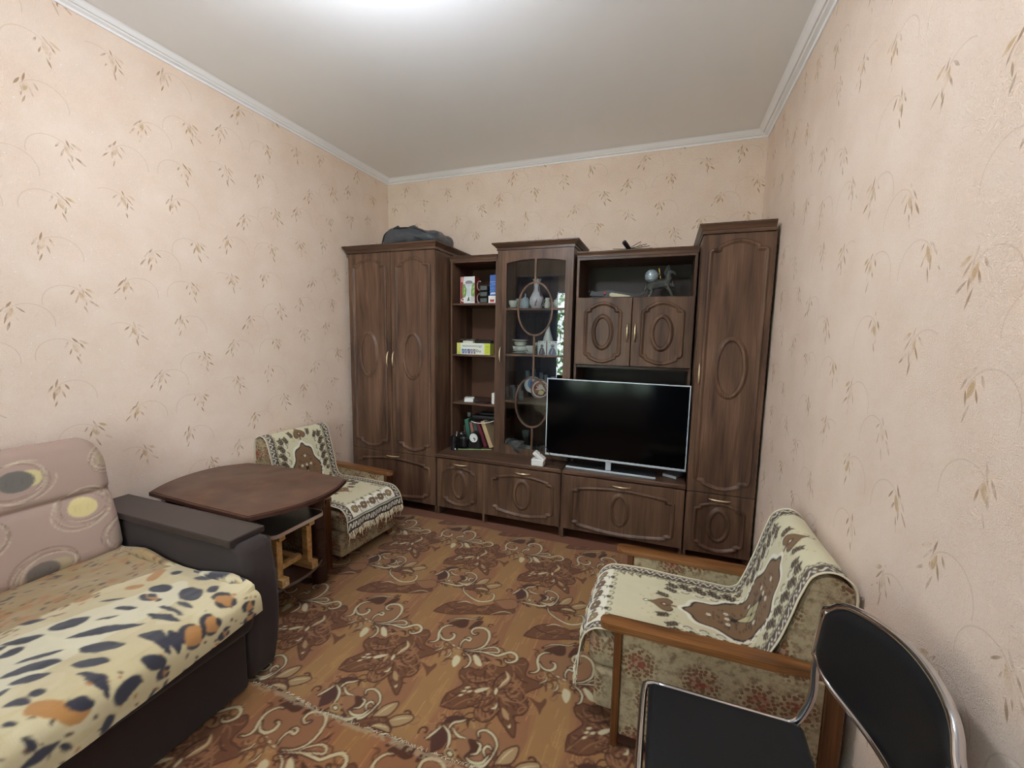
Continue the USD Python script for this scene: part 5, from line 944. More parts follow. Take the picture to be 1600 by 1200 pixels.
for m in (0, 1):       # the two end borders mirror each other about the middle of the medallion
    Y = (lambda y: y) if m == 0 else (lambda y: 1.42 - y)
    for a, b, c in ((0, .012, CD), (.012, .05, CGR), (.05, .058, CD), (.058, .064, CW), (.064, .070, CD)): cv2.fill([(-.25, Y(a)), (.25, Y(a)), (.25, Y(b)), (-.25, Y(b))], c, smooth=False)
    for k, x in enumerate(np.arange(-.24, .24, .040)):
        cv2.stroke([(x, Y(.018)), (x + .012, Y(.044)), (x + .024, Y(.020)), (x + .036, Y(.044))], .006, CW); cv2.disc(x + .018, Y(.03), .004, CB)
    cv2.fill([(-.2, Y(.07)), (.2, Y(.07)), (.2, Y(.165)), (-.2, Y(.165))], CW, smooth=False)
    for x in (-.16, -.08, 0, .08, .16):
        flower(x, Y(.115), .026, (150, 124, 84) if abs(x) > .1 else CB)
    for x in (-.12, -.04, .04, .12):
        curl(x, Y(.13), .024, 1.2, 1); curl(x + .012, Y(.098), .020, 4.2, -1); flower(x, Y(.115), .011)
        sprig(x - .006, Y(.150), PI / 2 if m == 0 else -PI / 2, 2, .8)
    for x in np.arange(-.19, .2, .038): curl(x, Y(.172), .015, .4, 1 if m == 0 else -1, CD, .0035)
    for s in (-1, 1):
        for y in (.20, .235, .27): curl(s * .188, Y(y), .016, 2, s); sprig(s * .172, Y(y), PI / 2, 1, .7)
    # pendant
    for k in range(40): cv2.disc(rng.normal(0, .042), Y(.375 + rng.normal(0, .034)), .005, (184, 168, 128))
    heart = [(0, .325), (.012, .345), (.036, .372), (.040, .398), (.022, .412), (.0, .402), (-.022, .412), (-.040, .398), (-.036, .372), (-.012, .345)]
    cv2.fill([(a * 1.12, Y(.37 + (b - .37) * 1.10)) for a, b in heart], CD); cv2.fill([(a, Y(b)) for a, b in heart], CB)
    cv2.stroke([(-.012, Y(.385)), (0, Y(.368)), (.012, Y(.385)), (0, Y(.398)), (-.012, Y(.385))], .003, CD); cv2.disc(0, Y(.382), .004, CW); cv2.disc(0, Y(.312), .010, CD, .012); cv2.disc(0, Y(.312), .006, CW, .008)
    cv2.stroke([(0, Y(.41)), (0, Y(.45))], .012, CB)
# running scroll along both long sides of the field
for s in (-1, 1):
    for k, y in enumerate(np.arange(.20, 1.24, .040)):
        curl(s * .190, y, .013, 1.6 + (k % 2) * PI, s if k % 2 else -s, CD, .0036)
        cv2.stroke([(s * .200, y - .018), (s * .186, y), (s * .200, y + .018)], .003, CGR); cv2.disc(s * .196, y + .018, .0045, CB)
# medallion
mid = .71
for sc, c in ((1.22, CW), (1.08, CD), (1.0, CB)):
    P = []
    for k in range(48):
        a = 2 * PI * k / 48; rr = 1 + .10 * math.cos(10 * a)
        P.append((.108 * sc * rr * math.sin(a) * (1 - .25 * abs(math.cos(a)) ** 3), mid + (.245 * (1 + (sc - 1) * .5)) * math.cos(a) * (1 + .03 * math.cos(10 * a))))
    cv2.fill(P, c)
for s in (-1, 1):
    for y in np.arange(mid - .25, mid + .26, .056):
        b = 1 if y > mid else -1
        curl(s * .126, y, .021, 1.5, s, CD, .0042); cv2.stroke([(s * .115, y - .02), (s * .135, y), (s * .128, y + .02)], .006, CW); sprig(s * .136, y + .012 * b, b * PI / 2 - s * b * .5, 3, 1.4); sprig(s * .150, y - .006 * b, b * PI / 2 - s * b * 1.0, 2, 1.15)
        flower(s * .178, y + .012, .0095)
    for y in (mid - .30, mid + .30): sprig(s * .06, y, (PI / 2 if y > mid else -PI / 2) - s * .3 * (1 if y > mid else -1), 4, 1.1); sprig(s * .10, y * .9 + mid * .1, (PI / 2 if y > mid else -PI / 2) - s * .5 * (1 if y > mid else -1), 4, 1.1)
for i in range(120):
    a, r = rng.uniform(0, 2 * PI), math.sqrt(rng.uniform()) * .86
    x, y = .090 * r * math.sin(a), mid + .215 * r * math.cos(a)
    cv2.stroke([(x - .008, y), (x, y + rng.uniform(-.006, .006)), (x + .008, y)], .0026, CD)
for x, y in ((-.035, .10), (.035, .10), (-.035, -.10), (.035, -.10), (0, .165), (0, -.165), (-.05, .0), (.05, .0), (0, .1), (0, -.1)):
    for k in range(5): cv2.disc(x + .006 * math.cos(k * 1.257), mid + y + .006 * math.sin(k * 1.257), .0035, CW)
    cv2.disc(x, mid + y, .0028, CD)
for sc, c in ((1.25, CD), (1.0, (168, 160, 124)), ):
    cv2.fill([(0, mid + .062 * sc), (.018 * sc, mid + .03), (.034 * sc, mid), (.018 * sc, mid - .03), (0, mid - .062 * sc), (-.018 * sc, mid - .03), (-.034 * sc, mid), (-.018 * sc, mid + .03)], c)
cv2.stroke([(-.018, mid - .03), (.018, mid + .03)], .003, CD); cv2.stroke([(.018, mid - .03), (-.018, mid + .03)], .003, CD); cv2.disc(0, mid, .007, CD); cv2.disc(0, mid + .076, .013, CD); cv2.disc(0, mid - .076, .013, CD)

cv2.soften(1)
def armchair(label, loc, rot, e=0):
    t = thing('armchair', label, 'armchair', loc, rot)
    L = lambda n, m, mt, s=False, **k: part(t, n, m, mt, s, local=True, **k)
    prof = Polygon(spline([(.020, .30), (.020, .68), (.035, .735), (.075, .755), (.118, .735), (.140, .66), (.185, .50), (.228, .36), (.230, .30)], 5, True)).buffer(0).buffer(.004)
    back = prism(prof, .488); v = back.vertices; back = trimesh.Trimesh(np.stack([v[:, 0], .244 - v[:, 2], v[:, 1]], 1), back.faces, process=False)
    L('backrest', back, M_UPH, 35)
    L('seat', rbox(.20, .800, -.243, .243, .245, .384, .040, 8), M_UPH, True)
    L('base', rbox(.10, .775, -.243, .243, .085, .248, .022, 6), M_UPH, True)
    for s in (-1, 1):
        P = sbox(.10, .250, .745, .300).buffer(0)
        P = Polygon([(.03, .262), (.18, .247), (.700 + e, .247), (.724 + e, .260), (.730 + e, .28), (.722 + e, .300), (.700 + e, .305), (.22, .305), (.03, .286)])
        P = Polygon([(x, s * y) for x, y in P.buffer(-.008).buffer(.008).exterior.coords])
        m = prism(P, .024); m.apply_translation([0, 0, .452])
        L('armrest', m, M_OAK)
        ya, yb = sorted((s * .250, s * .296))
        L('side_panel', bx(.08, .675, ya, yb, .055, .452, .006), M_UPH)
        ya, yb = sorted((s * .247, s * .300))
        L('post', bx(.675, .702, ya, yb, 0.008, .452, .003), M_OAKV); L('post', bx(.030, .082, ya, yb, 0.008, .452, .003), M_OAKV)
        ya, yb = sorted((s * .255, s * .290)); L('rail', bx(.082, .675, ya, yb, .02, .055), M_TDARK)
    return t

def throw(label, loc, rot, hem_drop, seed):
    """woven throw lying over an armchair: seen in section it runs from behind the back over the seat to the front hem"""
    S = np.array([(.013, .60), (.012, .70), (.030, .752), (.075, .775), (.124, .754), (.150, .69), (.196, .53), (.232, .43), (.258, .403), (.30, .394), (.42, .399), (.60, .401), (.74, .400), (.786, .388), (.816, .355), (.824, .31), (.826, .27)])
    C = spline(S, 14); d = np.r_[0, np.cumsum(np.linalg.norm(np.diff(C, axis=0), axis=1))]
    n, k = int(d[-1] / .0042), 120
    u = np.linspace(0, d[-1], n); C = np.stack([np.interp(u, d, C[:, 0]), np.interp(u, d, C[:, 1])], 1); tt = d[-1] - u
    W = np.interp(u, [0, .25, .5, .62, d[-1]], [.250, .250, .246, .238, .238])
    s = np.linspace(-1, 1, k)
    T = np.gradient(C, axis=0); T /= np.linalg.norm(T, axis=1, keepdims=True); N = np.stack([-T[:, 1], T[:, 0]], 1)
    N *= np.sign((N @ np.array([.4, .9])))[:, None] * 1.0
    N[:int(n * .15)] = np.where((N[:int(n * .15)] @ np.array([-.6, .5]))[:, None] > 0, N[:int(n * .15)], -N[:int(n * .15)])
    X = C[:, None, 0] + 0 * s; Z = C[:, None, 1] + 0 * s; Y = W[:, None] * s
    P3 = np.stack([u[:, None] * 7 + 0 * s, Y * 9, 0 * X + seed], -1)
    h = .010 * (meshkit.fbm(P3, 3, seed) - .25) * np.clip(u / .2, 0, 1)[:, None]
    hang = np.clip((u - (d[-1] - .10)) / .10, 0, 1)[:, None]
    h = np.abs(h) + hang * .010 * (1 + np.sin(Y * 46 + seed))
    X = X + N[:, None, 0] * h; Z = Z + N[:, None, 1] * h
    Z = Z - hang ** 1.5 * hem_drop(s)[None]
    G = np.stack([X, Y, Z], -1)
    v, f = sheet(G, False); col = cv2.read(np.repeat(W[:, None] * 0 + .25, k, 1).ravel() * np.tile(s, n), np.repeat(tt, k))
    t = thing('throw', label, 'throw', loc, rot)
    part(t, 'cloth', (v, f), M_THROW, col=col, local=True)
    back = sheet(G - np.concatenate([N[:, None, :1] * .003 + 0 * X[..., None], 0 * X[..., None], N[:, None, 1:] * .003 + 0 * X[..., None]], -1), True)
    part(t, 'underside', back, M_FRINGE, True, local=True)
    hem = G[-1]; fr = []
    for q in range(150):
        i = rng.uniform(0, k - 1.01); a = hem[int(i)] * (1 - i % 1) + hem[int(i) + 1] * (i % 1); l = rng.uniform(.025, .042) * (1 + .8 * (math.sin(i * .9) > .85))
        fr.append(tube(spline([a + [-.001, 0, .004], a + [.003 + rng.uniform(0, .006), rng.uniform(-.003, .003), -l * .5], a + [rng.uniform(-.004, .010), rng.uniform(-.008, .008), -l]], 3), .0016, 4))
    part(t, 'fringe', cat(fr), M_FRINGE, True, kind='stuff', local=True)
    for e in (0, -1):
        part(t, 'edging', tube(G[::4, e] + [0, 0, .001], .0032, 6), M_FRINGE, True, local=True)
    return t
LC, RCH, LR = (.014, -.640, 0), (3.154, -1.175, 0), -.078
armchair('wooden-armed floral armchair against the leaf papered wall behind the brown table', LC, LR)
throw('cream and brown medallion throw over the armchair behind the brown table', LC, LR, lambda s: .0 + .02 * (s < -.8) * (-s - .8) * 5, 3)
armchair('wooden-armed floral armchair beside the black chrome chair', RCH, PI, .024)
throw('cream and brown medallion throw over the armchair beside the black chair', RCH, PI, lambda s: .10 * np.clip((s - .45) / .55, 0, 1) ** 1.5, 11)

# ---------------------------------------------------------------- brown table with a pine stool on its lower shelf
t = thing('coffee_table', 'brown coffee table with bowed ends and dark turned legs', 'table', (.52, -1.31, 0))
top = Polygon(spline([(.150, -1.583), (.094, -1.488), (.058, -1.372), (.054, -1.25), (.085, -1.150), (.165, -1.055)], 6).tolist() + spline([(.18, -1.052), (.35, -1.028), (.60, -1.024), (.905, -1.048)], 6).tolist() + spline([(.921, -1.06), (.970, -1.18), (.986, -1.30), (.968, -1.42), (.926, -1.515), (.874, -1.606)], 6).tolist() + [(.86, -1.610), (.5, -1.602)]).buffer(0)
m = prism(top, .020); m.apply_translation([0, 0, .630]); m2 = prism(top.buffer(-.006), .004); m2.apply_translation([0, 0, .650])
part(t, 'tabletop', cat([m2, m]), M_TABLE, 30); part(t, 'edge_band', cat([prism(top.buffer(.0025).difference(top.buffer(-.0005)), .018).apply_translation([0, 0, .631])]), M_TDARK, 30)
part(t, 'apron', bx(.22, .80, -1.52, -1.10, .585, .629, .002), M_TDARK, False)
colp = [(0, .008), (.042, .008)]
for z in (.118, .228, .338, .448, .558): colp += [(.042, z - .004), (.037, z), (.037, z + .004), (.042, z + .008)]
colp += [(.042, .628), (0, .628)]
for x, y in ((.716, -1.07), (.716, -1.52), (.24, -1.52), (.24, -1.07)): part(t, 'leg', lathe(colp, (x, y, 0), 26), M_TDARK, 35)
sh = Polygon(spline([(.80, -1.13), (.838, -1.22), (.846, -1.32), (.826, -1.42), (.79, -1.50)], 6).tolist() + [(.20, -1.50), (.20, -1.13)]); m = prism(sh, .018); m.apply_translation([0, 0, .178]); part(t, 'lower_shelf', m, M_TDARK, 30)
part(t, 'shelf_edge', prism(sh.buffer(.002).difference(sh), .014).apply_translation([0, 0, .180]), plain('grey_edge', (96, 86, 82), .4), 30)
t = thing('stool', 'small raw pine stool with dark laminate seat standing on the table shelf', 'stool', (.70, -1.31, .196))
seat = sbox(.40, -1.468, .852, -1.150).buffer(-.03).buffer(.03, 8); m = prism(seat, .017); m.apply_translation([0, 0, .474]); part(t, 'seat', m, M_LAMINATE, 30)
part(t, 'seat_edge', prism(seat.buffer(.004, 8).difference(seat), .019).apply_translation([0, 0, .473]), M_LAMEDGE, 30)
for y in (-1.225, -1.410):
    part(t, 'runner', bx(.42, .848, y - .021, y + .021, .199, .241, .002), M_PINE, False); part(t, 'seat_bar', bx(.42, .838, y - .018, y + .018, .440, .473, .002), M_PINE, False)
    for x in (.50, .80): part(t, 'leg', bx(x - .018, x + .018, y - .019, y + .013, .241, .440, .002), M_PINE, False)
part(t, 'crossbar', bx(.735, .765, -1.40, -1.235, .241, .270, .002), M_PINE, False); part(t, 'crossbar', bx(.48, .51, -1.40, -1.235, .241, .270, .002), M_PINE, False)
for y in (-1.225, -1.410): part(t, 'screw', turn(lathe([(0, 0), (.005, 0), (.004, .002), (0, .002)], n=10), PI / 2, (0, 0, 0), (0, 1, 0)).apply_translation([.848, y, .219]), M_SILVER, False)

# ---------------------------------------------------------------- sofa, leopard blanket
t = thing('sofa', 'dark brown sofa with wenge arm cap and beige ringed back cushion', 'sofa', (.55, -2.6, 0))
a = rbox(.03, 1.020, -1.764, -1.624, .020, .613, .035, 14); v = np.array(a.vertices); k = np.clip((v[:, 0] - .85) / .17, 0, 1); v[:, 0] += k * .045 * np.sin(PI * np.clip(v[:, 2] / .66, 0, 1)) ** .8
v[:, 1] += .010 * np.sin(PI * np.clip(v[:, 2] / .63, 0, 1)) * (v[:, 1] > -1.69); part(t, 'arm', (v, a.faces), M_VELOUR, True)
part(t, 'arm_cap', bx(.05, .985, -1.778, -1.618, .612, .640, .004), M_CAP, False)
part(t, 'plinth', rbox(.06, 1.045, -3.50, -1.768, .020, .300, .02, 8), M_VELOUR, True); part(t, 'seat', rbox(.20, 1.125, -3.50, -1.775, .300, .468, .045, 10), M_VELOUR, True)
part(t, 'back_frame', rbox(.02, .18, -3.50, -1.785, .30, .86, .03, 6), M_VELOUR, True)
a = rbox(.02, 1.020, -3.66, -3.51, .020, .613, .035, 8); part(t, 'arm', a, M_VELOUR, True)
for x in (.12, .95):
    for y in (-3.45, -1.83): part(t, 'foot', lathe([(0, 0.006), (.022, 0.006), (.026, .03), (0, .03)], (x, y, 0), 14), M_RUBBER, 35)
# cushion front as a sheet in (height, y), leaning against the frame
cy0, cy1 = -2.95, -1.772
cv3 = Canvas(cy0, cy1 + .12, .40, 1.06, .0022, (158, 134, 122))
def rings(y, z, ry, rz, tilt, seed, c1=(118, 96, 86), c2=(194, 178, 150), n=6):
    r = random.Random(seed)
    for k in range(n):
        a0 = r.uniform(0, 6.28); sc = 1 + r.uniform(-.12, .14); dy, dz = r.uniform(-.014, .014), r.uniform(-.012, .012)
        P = []
        for a in np.linspace(a0, a0 + r.uniform(4.2, 6.4), 30):
            p, q = ry * sc * math.cos(a), rz * sc * math.sin(a); P.append((y + dy + p * math.cos(tilt) - q * math.sin(tilt), z + dz + p * math.sin(tilt) + q * math.cos(tilt)))
        cv3.stroke(P, r.uniform(.0018, .0030), c1 if k % 2 else c2)
for y0, z0, r0, c0, off, sd in ((-2.062, .874, .052, (104, 98, 92), (.034, (190, 176, 128)), 1), (-1.892, .712, .049, (196, 180, 128), (-.0, (196, 180, 128)), 2), (-2.045, .512, .052, (108, 98, 90), (.042, (168, 152, 120)), 3), (-1.778, .892, .040, (168, 150, 124), (.02, (206, 194, 168)), 4), (-1.770, .552, .048, (150, 134, 116), (.018, (206, 194, 168)), 5),
    (-2.21, .690, .050, (190, 174, 126), (0, (190, 174, 126)), 6), (-2.36, .880, .05, (104, 98, 92), (.03, (190, 176, 128)), 7), (-2.42, .56, .05, (196, 180, 128), (0, (196, 180, 128)), 8), (-2.58, .76, .05, (108, 98, 90), (.03, (168, 152, 120)), 9), (-2.75, .9, .05, (196, 180, 128), (0, (196, 180, 128)), 10), (-2.78, .58, .05, (104, 98, 92), (.03, (190, 176, 128)), 11)):
    cv3.disc(y0 + off[0], z0 + .004, r0 * .86, off[1], r0 * .62, .9); cv3.disc(y0, z0, r0, c0, r0 * .78)
    for k in range(5): cv3.stroke([(y0 - r0 * .6 + k * r0 * .28, z0 - r0 * .4), (y0 - r0 * .4 + k * r0 * .28, z0 + r0 * .4)], .006, tuple(int(x * (.9 + .05 * (k % 3))) for x in c0), True, a=.6)
    rings(y0 + .008, z0, r0 * 1.75, r0 * 1.36, .2, sd, n=6)
cv3.soften(1); a = rbox(-.055, .055, cy0, cy1, .0, .535, .05, 170); v = np.array(a.vertices)
zc, fr_ = v[:, 2].copy(), (v[:, 0] > 0)
v[:, 0] += np.where(fr_, -.020 * np.exp(-((zc - .285) / .016) ** 2) + .012 * np.sin(PI * np.clip(zc / .285, 0, 1)) * (zc < .285) + .010 * np.sin(PI * np.clip((zc - .285) / .25, 0, 1)) * (zc > .285), 0)
v[:, 0] += .010 * (meshkit.fbm(v * [1, 7, 7], 3, 4) - .5) * fr_
k = np.clip((zc - .40) / .135, 0, 1); v[:, 1] -= k ** 2 * .045 * (v[:, 1] > cy1 - .12) * np.clip((v[:, 1] - cy1 + .12) / .12, 0, 1)
lean = -.47
x2 = .275 + v[:, 0] * math.cos(lean) + v[:, 2] * math.sin(lean) * .52; z2 = .470 + v[:, 2] * .975 - v[:, 0] * math.sin(lean) * .35
w = np.stack([x2, v[:, 1], z2], 1)
part(t, 'back_cushion', (w, a.faces), M_CUSHION, col=cv3.read(w[:, 1], w[:, 2]), label='beige back cushion figured with scribbled rings and discs')

cv4 = Canvas(.20, 1.40, -3.05, -1.70, .0022, (178, 163, 126))
for q in range(60): x, y = rng.uniform(.5, 1.3), rng.uniform(-3.0, -1.75); cv4.disc(x, y, rng.uniform(.03, .09), (192, 180, 148), rng.uniform(.04, .12), .35)
cv4.fill([(.62, -2.6), (.70, -2.15), (.80, -1.9), (.86, -1.86), (.94, -1.95), (.93, -2.15), (.92, -2.6)], (194, 186, 160), .85)
cv4.fill([(.20, -3.05), (.62, -3.05), (.60, -2.3), (.60, -2.0), (.66, -1.83), (.60, -1.72), (.20, -1.70)], (134, 106, 66), .82)
for q in range(420):
    x, y = rng.uniform(.24, .66), rng.uniform(-3.0, -1.74); l = rng.uniform(.010, .03); a = rng.uniform(-.5, .5)
    cv4.stroke([(x, y), (x + l * math.sin(a), y + l * math.cos(a))], rng.uniform(.006, .014), [(74, 52, 40), (112, 76, 44), (150, 100, 54), (64, 50, 44)][q % 4], True)
for q in range(60):
    x, y = rng.uniform(.25, .62), rng.uniform(-3.0, -1.76); cv4.disc(x, y, rng.uniform(.008, .018), (148, 100, 54), rng.uniform(.012, .026), .8)
for q in range(170):
    x, y = rng.uniform(1.08, 1.36), rng.uniform(-3.0, -1.74); l = rng.uniform(.008, .022); a = rng.uniform(.4, 2.2)
    cv4.stroke([(x, y), (x + l * math.sin(a), y + l * math.cos(a))], rng.uniform(.005, .011), [(66, 50, 42), (84, 62, 46), (58, 48, 46), (150, 96, 50)][q % 4], True)
for q in range(40):
    x, y = rng.uniform(.66, 1.2), rng.uniform(-3.0, -2.36); l = rng.uniform(.03, .09)
    cv4.stroke([(x, y), (x + rng.uniform(-.02, .02), y + l)], rng.uniform(.016, .034), (46, 44, 54), True)
for (x, y), ry, rx, a in (((1.150, -2.020), .030, .050, .2), ((1.150, -1.962), .022, .044, .1), ((1.085, -1.880), .024, .044, .5), ((.830, -1.972), .012, .044, .1), ((1.185, -1.832), .018, .026, 0), ((1.25, -1.835), .017, .024, 0), ((1.23, -1.93), .014, .020, 0), ((1.21, -2.12), .012, .018, 0)):
    cv4.fill([(x + rx * math.cos(k + a) * (1 + .12 * math.sin(3 * k)), y + ry * math.sin(k + a)) for k in np.linspace(0, 2 * PI, 10)[:-1]], (156, 110, 62))
    for b0, b1, w0 in ((.3, 2.9, .020), (3.2, 4.6, .014), (5.0, 6.2, .017)): cv4.stroke([(x + rx * 1.0 * math.cos(b + a), y + ry * 1.05 * math.sin(b + a)) for b in np.linspace(b0 + 2 * x * 9, b1 + 2 * x * 9, 7)], w0, (48, 44, 50), True)
for key, c in (('orange', (158, 112, 62)), ('dark', (44, 42, 52))):
    for w_, P in (LEP[key] if key == 'dark' else LEP[key][4:6] + [(.045, LEP[key][-1][1])]):
        cv4.stroke(P, w_ * (1.0 if key != 'dark' else 1.15), c, key == 'dark')
for x, y in ((1.02, -1.795), (.93, -1.80), (.80, -1.80)): cv4.stroke([(x, y), (x + .03, y + .02)], .02, (54, 46, 46), True)
cv4.soften(2)
S = np.array([(.235, .520), (.30, .490), (.42, .485), (.70, .484), (.95, .486), (1.06, .487), (1.115, .478), (1.146, .450), (1.156, .40), (1.158, .345)])
C = spline(S, 12); d = np.r_[0, np.cumsum(np.linalg.norm(np.diff(C, axis=0), axis=1))]; n, k = 250, 330
u = np.linspace(0, d[-1], n); C = np.stack([np.interp(u, d, C[:, 0]), np.interp(u, d, C[:, 1])], 1)
Yb = np.linspace(-3.05, -1.782, k)
X = np.repeat(C[:, :1], k, 1); Z = np.repeat(C[:, 1:], k, 1); Yg = np.repeat(Yb[None], n, 0)
nz = meshkit.fbm(np.stack([X * 5, Yg * 5, 0 * X], -1), 4, 21) - .4
Z = Z + .022 * nz * (X < 1.11) ; X = X + .022 * nz * (u[:, None] > d[-1] - .15)
near = np.clip((Yg + 1.87) / .09, 0, 1); Z = Z + near ** 2 * (.004 + .014 * np.sin(X * 9.2 - 2.4)) * (X < 1.12) * np.clip((X - .3) / .1, 0, 1)
hang = np.clip((u[:, None] - (d[-1] - .14)) / .14, 0, 1); Z = Z - hang * np.interp(Yg, [-3.05, -2.35, -1.78], [.02, -.004, -.052])
Z = np.maximum(Z, .474 * (X < 1.06))
G = np.stack([X, Yg, Z], -1); v, f = sheet(G)
flat = np.repeat((C[0, 0] + u)[:, None] - .012, k, 1).ravel()
t = thing('blanket', 'leopard print fleece blanket spread over the sofa seat', 'blanket', (.7, -2.4, .34))
part(t, 'cloth', (v, f), M_FLEECE, col=cv4.read(flat + .012 * (meshkit.fbm(v * [38, 38, 38], 3, 2) - .5), v[:, 1] + .016 * (meshkit.fbm(v * [34, 34, 34], 3, 6) - .5)))
roll = spline([(.34, -1.800, .492), (.44, -1.800, .500), (.52, -1.800, .496), (.66, -1.798, .466), (.78, -1.795, .462), (.92, -1.793, .482), (1.03, -1.793, .492), (1.10, -1.798, .478)], 8)
part(t, 'folded_edge', tube(roll, np.interp(np.linspace(0, 1, len(roll)), [0, .2, .5, .8, 1], [.012, .022, .020, .026, .014]), 14), M_FLEECE, True, col=cv4.read(np.repeat(roll[:, 0], 14), np.tile(-1.86 + .05 * np.sin(np.arange(14) * .45), len(roll))).tolist() + [lin((178, 163, 126))] * 2)

# ---------------------------------------------------------------- chrome chair in front
t = thing('dining_chair', 'black leatherette chair with bent chrome tube frame', 'chair', (2.80, -1.86, 0))
zs = .455; ya, yb = -1.662, -2.068
seat = rbox(2.572, 2.958, yb + .010, ya - .010, zs - .022, zs + .018, .018, 8); v = np.array(seat.vertices); v[:, 2] -= .012 * np.clip((v[:, 0] - 2.6) / .35, 0, 1) * (1 - ((v[:, 1] + 1.865) / .2) ** 2).clip(0, 1); part(t, 'seat', (v, seat.faces), M_LEATHER, True)
def bk(s, z):        # the backrest sheet: s along its width (0 far, 1 near), bowed and leaning
    return np.array([2.966 + .050 * s + .040 * math.sin(PI * s) + (z - .60) * .10, ya + .004 + (yb - ya - .008) * s, z])
ns, nz_ = 28, 14; G = []
zlo = lambda s: .625 - .01 * math.sin(PI * s); zhi = lambda s: .826 + .014 * s + .026 * math.sin(PI * s)
rd = lambda s: min(1, math.sqrt(max(0, 1 - (abs(2 * s - 1)) ** 9)))
def pad(off):
    g = []
    for s in np.linspace(0.0, 1.0, ns):
        c, h = (zlo(s) + zhi(s)) / 2, (zhi(s) - zlo(s)) / 2 * max(.62, rd(s))
        g.append([bk(s, c + h * q) + [off * math.sqrt(max(0, 1 - abs(q) ** 5)) * max(.2, rd(s)), 0, 0] for q in np.linspace(-1, 1, nz_)])
    return np.array(g)
Ga, Gb = pad(-.018), pad(.012)
va, fa = sheet(Ga, True); vb, fb = sheet(Gb)
rim = []
for e in range(ns - 1):
    pass
part(t, 'backrest', trimesh.util.concatenate([trimesh.Trimesh(va, fa, process=False), trimesh.Trimesh(vb, fb, process=False)]), M_LEATHER, True)
loop = [Ga[0 if k < 0 else min(k, ns - 1), -1] * .5 + Gb[min(k, ns - 1), -1] * .5 for k in range(ns)] + [(Ga[-1, j] + Gb[-1, j]) / 2 for j in range(nz_ - 2, 0, -1)] + [(Ga[k, 0] + Gb[k, 0]) / 2 for k in range(ns - 1, -1, -1)] + [(Ga[0, j] + Gb[0, j]) / 2 for j in range(1, nz_ - 1)]
loop = np.array(loop); top = loop[:ns] + [.004, 0, .002]
part(t, 'back_trim', tube(loop, .0095, 10, True), M_CHROME, True)
for y, s, nm in ((ya, 1, 0), (yb, -1, 0)):
    e = 0.0 if s > 0 else 1.0
    P = [(2.60, y - s * .0, zs - .002), (2.75, y, zs - .004), (2.90, y, zs - .006), (2.940, y, zs + .004), (2.962, y, zs + .045), (2.975, y, .56), (2.974 + .046 * (s < 0), y, .640), (2.982 + .046 * (s < 0), y, .72), (2.988 + .046 * (s < 0), y + (-s) * .004, .79)]
    part(t, 'frame_tube', tube(spline(P, 8), .0095, 12), M_CHROME, True)
P = [(2.60, ya, zs - .002), (2.572, ya - .006, zs - .002), (2.560, ya - .035, zs - .002), (2.558, -1.865, zs - .002), (2.560, yb + .035, zs - .002), (2.572, yb + .006, zs - .002), (2.60, yb, zs - .002)]
part(t, 'frame_tube', tube(spline(P, 8), .0095, 12), M_CHROME, True)
for x, x2 in ((2.60, 2.575), (2.90, 2.985)):
    for y in (ya - .012, yb + .012):
        part(t, 'leg', tube(spline([(x, y, zs - .010), (x + (x2 - x) * .3, y, .32), (x2, y, .022)], 6), .0095, 12), M_CHROME, True); part(t, 'glide', lathe([(0, .0135), (.013, .0135), (.012, .03), (0, .032)], (x2, y, 0), 12), M_RUBBER, 35)

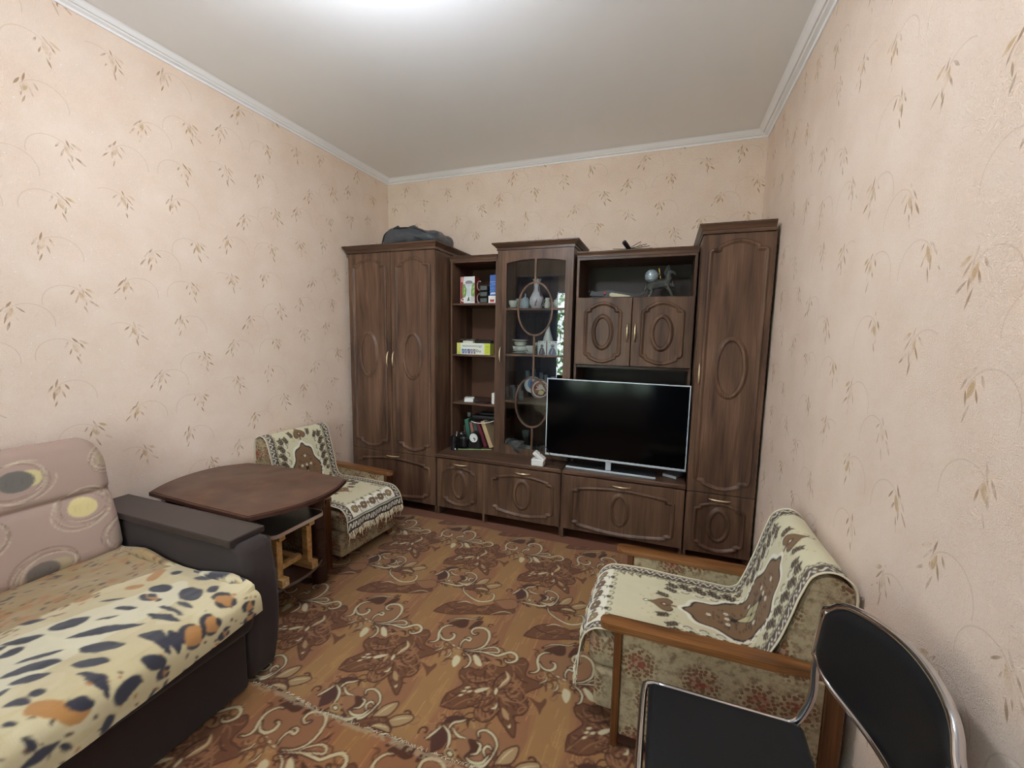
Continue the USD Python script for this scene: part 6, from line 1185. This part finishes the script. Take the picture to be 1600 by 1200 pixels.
# ---------------------------------------------------------------- lamp on the ceiling, window dressing, the tree outside
t = thing('pendant_lamp', 'white glass globe lamp hanging from the ceiling above the carpet', 'lamp', (1.58, -1.80, 2.5))
part(t, 'canopy', lathe([(0, H - .03), (.05, H - .03), (.06, H), (0, H)], (1.58, -1.80, 0), 24), M_FRAME, 35); part(t, 'rod', tube([(1.58, -1.80, H - .03), (1.58, -1.80, 2.78)], .006, 8), M_SILVER, True)
part(t, 'globe', ball(.12, (1.58, -1.80, 2.69), (1, 1, .9), 2), mat('lit_globe', {'e': ('emission', {'color': LAMP_COLOR, 'strength': LAMP_STRENGTH})}, surface='e.emission'), True)
t = thing('curtain', 'pale blue curtain gathered at one side of the window', 'curtain', (.5, YF + .1, .1))
def drape(x0, x1):
    U, Zz = np.meshgrid(np.linspace(0, 1, 200), np.linspace(.12, 2.5, 12), indexing='ij')
    return sheet(np.stack([x0 + (x1 - x0) * U, YF + .10 + .028 * np.sin(U * 62) + .01 * np.sin(U * 23 + Zz), Zz], -1), True)
M_CURT = mat('blue_curtain', {'d': ('diffuse_bsdf', {'color': lin((112, 130, 164))}), 't': ('translucent_bsdf', {'color': lin((112, 130, 164))}), 'm': ('mix_closure', {'fac': .35})}, [('d.BSDF', 'm.closure1'), ('t.BSDF', 'm.closure2')], surface='m.closure')
part(t, 'cloth', drape(.04, .78), M_CURT, True); part(t, 'rail', tube([(.03, YF + .10, 2.52), (3.13, YF + .10, 2.52)], .012, 10), M_FRAME, True)
t = thing('curtain', 'pale blue curtain gathered at the other side of the window', 'curtain', (2.4, YF + .1, .1)); part(t, 'cloth', drape(2.10, 3.12), M_CURT, True)
t = thing('tree', 'leafy green tree outside the window', 'tree', (1.2, -7.2, -2))
part(t, 'trunk', tube(spline([(1.2, -7.2, -2), (1.25, -7.15, 0), (1.2, -7.25, 2.0), (1.3, -7.2, 3.4)], 6), np.linspace(.16, .06, 19), 10), plain('bark', (84, 70, 56), .9), True)
nl = 2600; c0 = rng.normal(0, 1, (nl, 3)) * [1.3, .6, 1.1] + [1.2, -7.2, 1.9]; a = rng.normal(0, 1, (nl, 3)); a /= np.linalg.norm(a, axis=1, keepdims=True); b = np.cross(a, rng.normal(0, 1, (nl, 3))); b /= np.linalg.norm(b, axis=1, keepdims=True)
V = np.stack([c0 - a * .10, c0 + b * .045, c0 + a * .10, c0 - b * .045], 1).reshape(-1, 3); i = np.arange(nl) * 4
part(t, 'foliage', (V, np.vstack([np.stack([i, i + 1, i + 2], 1), np.stack([i, i + 2, i + 3], 1)])), mat('green_leaf', {'d': ('diffuse_bsdf', {'color': lin((74, 120, 70))}), 't': ('translucent_bsdf', {'color': lin((110, 160, 80))}), 'm': ('mix_closure', {'fac': .4})}, [('d.BSDF', 'm.closure1'), ('t.BSDF', 'm.closure2')], surface='m.closure'), False, kind='stuff')
struct('ground', bx(-12, 15, -30, YF - .1, -2.1, -2.0), plain('lawn', (88, 110, 66), .9), label='grass outside the window')
